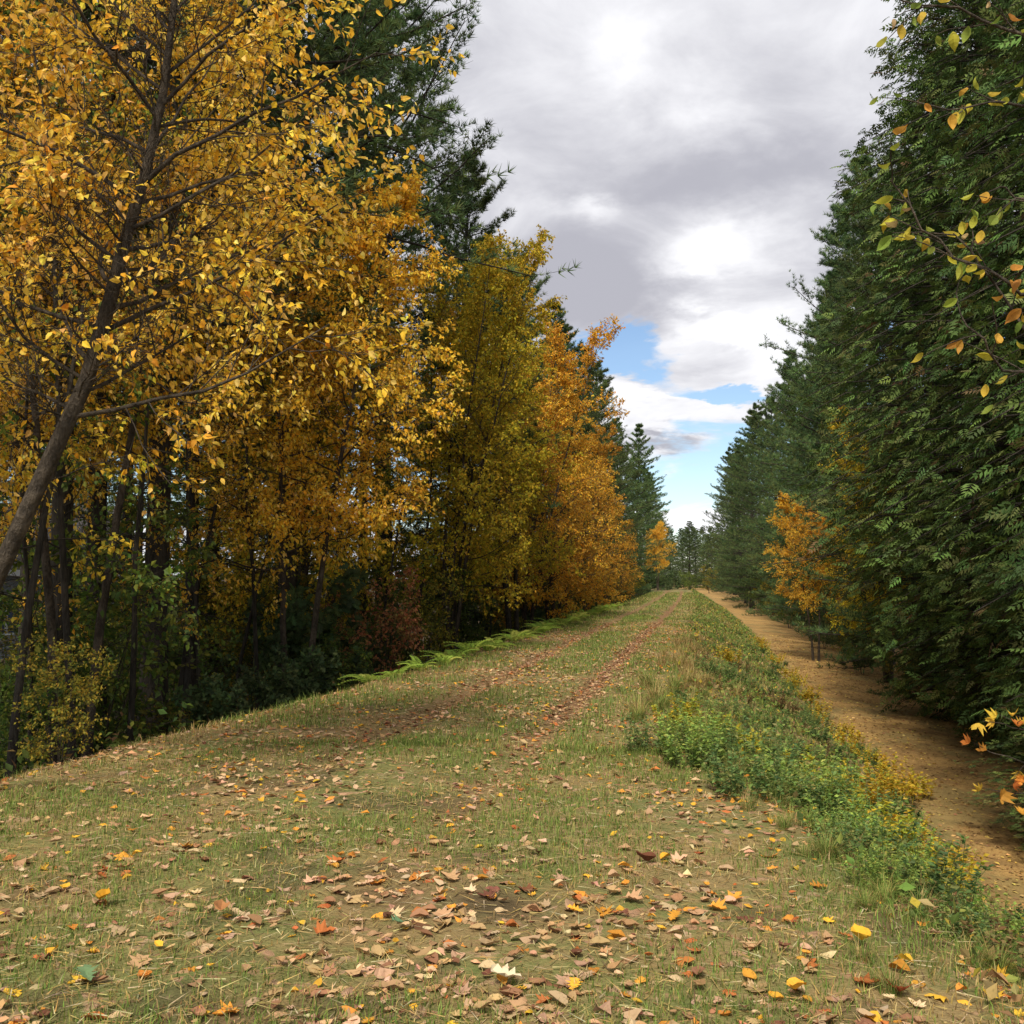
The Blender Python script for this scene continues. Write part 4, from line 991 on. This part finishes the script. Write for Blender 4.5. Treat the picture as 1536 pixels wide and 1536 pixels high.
sapling('birch_sapling', (2.15, 4.0), 4.6, 'sapling at the right edge with sparse yellow-green leaves on thin branches', [
    ([at(1600, 440, d0), at(1480, 415, d0), at(1400, 360, d0), at(1335, 270, d0)], 9, 3), ([at(1600, 600, d0), at(1500, 440, d0+.1), at(1430, 350, d0+.1)], 7, 3),
    ([at(1600, 120, d0), at(1530, 40, d0), at(1420, 15, d0), at(1350, 0, d0)], 7, 3), ([at(1600, 190, d0), at(1520, 150, d0), at(1420, 165, d0)], 6, 3),
    ([at(1600, 560, d0), at(1500, 545, d0), at(1440, 470, d0)], 5, 2), ([at(1610, 330, d0), at(1540, 300, d0), at(1500, 280, d0)], 4, 3), ([at(1620, 700, d0), at(1570, 590, d0), at(1525, 550, d0)], 3, 2)],
    YG2, [3, 3, 2, 2, 1.5], TAPER, .068, 71)
sapling('maple_sapling', (2.75, 5.4), 2.6, 'low maple sapling with orange lobed leaves at the right edge', [
    ([at(1620, 1120, 5.2), at(1560, 1100, 5.2), at(1505, 1085, 5.2)], 5, 2), ([at(1620, 1160, 5.2), at(1570, 1150, 5.2), at(1490, 1130, 5.2)], 4, 2), ([at(1620, 1230, 5.2), at(1570, 1200, 5.2), at(1520, 1190, 5.2)], 3, 2)],
    [(.64, .33, .05), (.66, .42, .06), (.56, .24, .04)], [3, 2, 2], MAPLE, .075, 72)

# ------------------------------------------------------------------ a house glimpsed through the wood
def box(mb, x0, x1, y0, y1, z0, z1):
    V = np.array([[x, y, z] for x in (x0, x1) for y in (y0, y1) for z in (z0, z1)])
    F = [[0, 1, 3], [0, 3, 2], [4, 6, 7], [4, 7, 5], [0, 4, 5], [0, 5, 1], [2, 3, 7], [2, 7, 6], [0, 2, 6], [0, 6, 4], [1, 5, 7], [1, 7, 3]]
    mb.add(V, F); return mb
def house():
    p = at(-60, 900, 42); x, y = p[0], p[1]
    root = link('house', None, None, (x, y, -1.5), (0, 0, .62)); tag(root, 'grey house glimpsed between the trunks at the left edge', 'house')
    wallm = mat_plain('grey_siding', (.30, .32, .34)); white = mat_plain('white_trim', (.72, .72, .72)); roofm = mat_plain('roof_shingle', (.10, .09, .085)); glass = mat_plain('window_glass', (.05, .08, .14), .08, .1)
    w = MB()
    for i in range(14): box(w, -6, 6, -4-.006*(i % 2), 4, .25*i, .25*i+.243)
    wall = link('wall', w.mesh('house_wall', wallm), root)
    r = MB(); r.add(np.array([[-6.5, -4.6, 3.3], [6.5, -4.6, 3.3], [6.5, 0, 6.2], [-6.5, 0, 6.2], [6.5, 4.6, 3.3], [-6.5, 4.6, 3.3]]), [[0, 1, 2], [0, 2, 3], [3, 2, 4], [3, 4, 5]])
    r.add(np.array([[-6, -4, 3.4], [-6, 4, 3.4], [-6, 0, 6.0], [6, -4, 3.4], [6, 4, 3.4], [6, 0, 6.0]]), [[0, 1, 2], [3, 5, 4]])
    link('roof', r.mesh('house_roof', roofm), root)
    t = MB(); box(t, -6.6, 6.6, -4.72, -4.6, 3.15, 3.38); link('gutter', t.mesh('house_gutter', white), root)
    for xx in (-4, -1.2, 1.8, 4.4):
        f = MB(); box(f, xx-.62, xx+.62, -4.06, -4.0, .9, 2.3); fo = link('window', f.mesh('window_frame', white), root)
        for dx in (-.3, .3):
            g_ = MB(); box(g_, xx+dx-.24, xx+dx+.24, -4.09, -4.06, 1.0, 2.2); link('pane', g_.mesh('window_pane', glass), fo)
house()

for o in list(bpy.data.objects):
    if o.get('used'): del o['used']
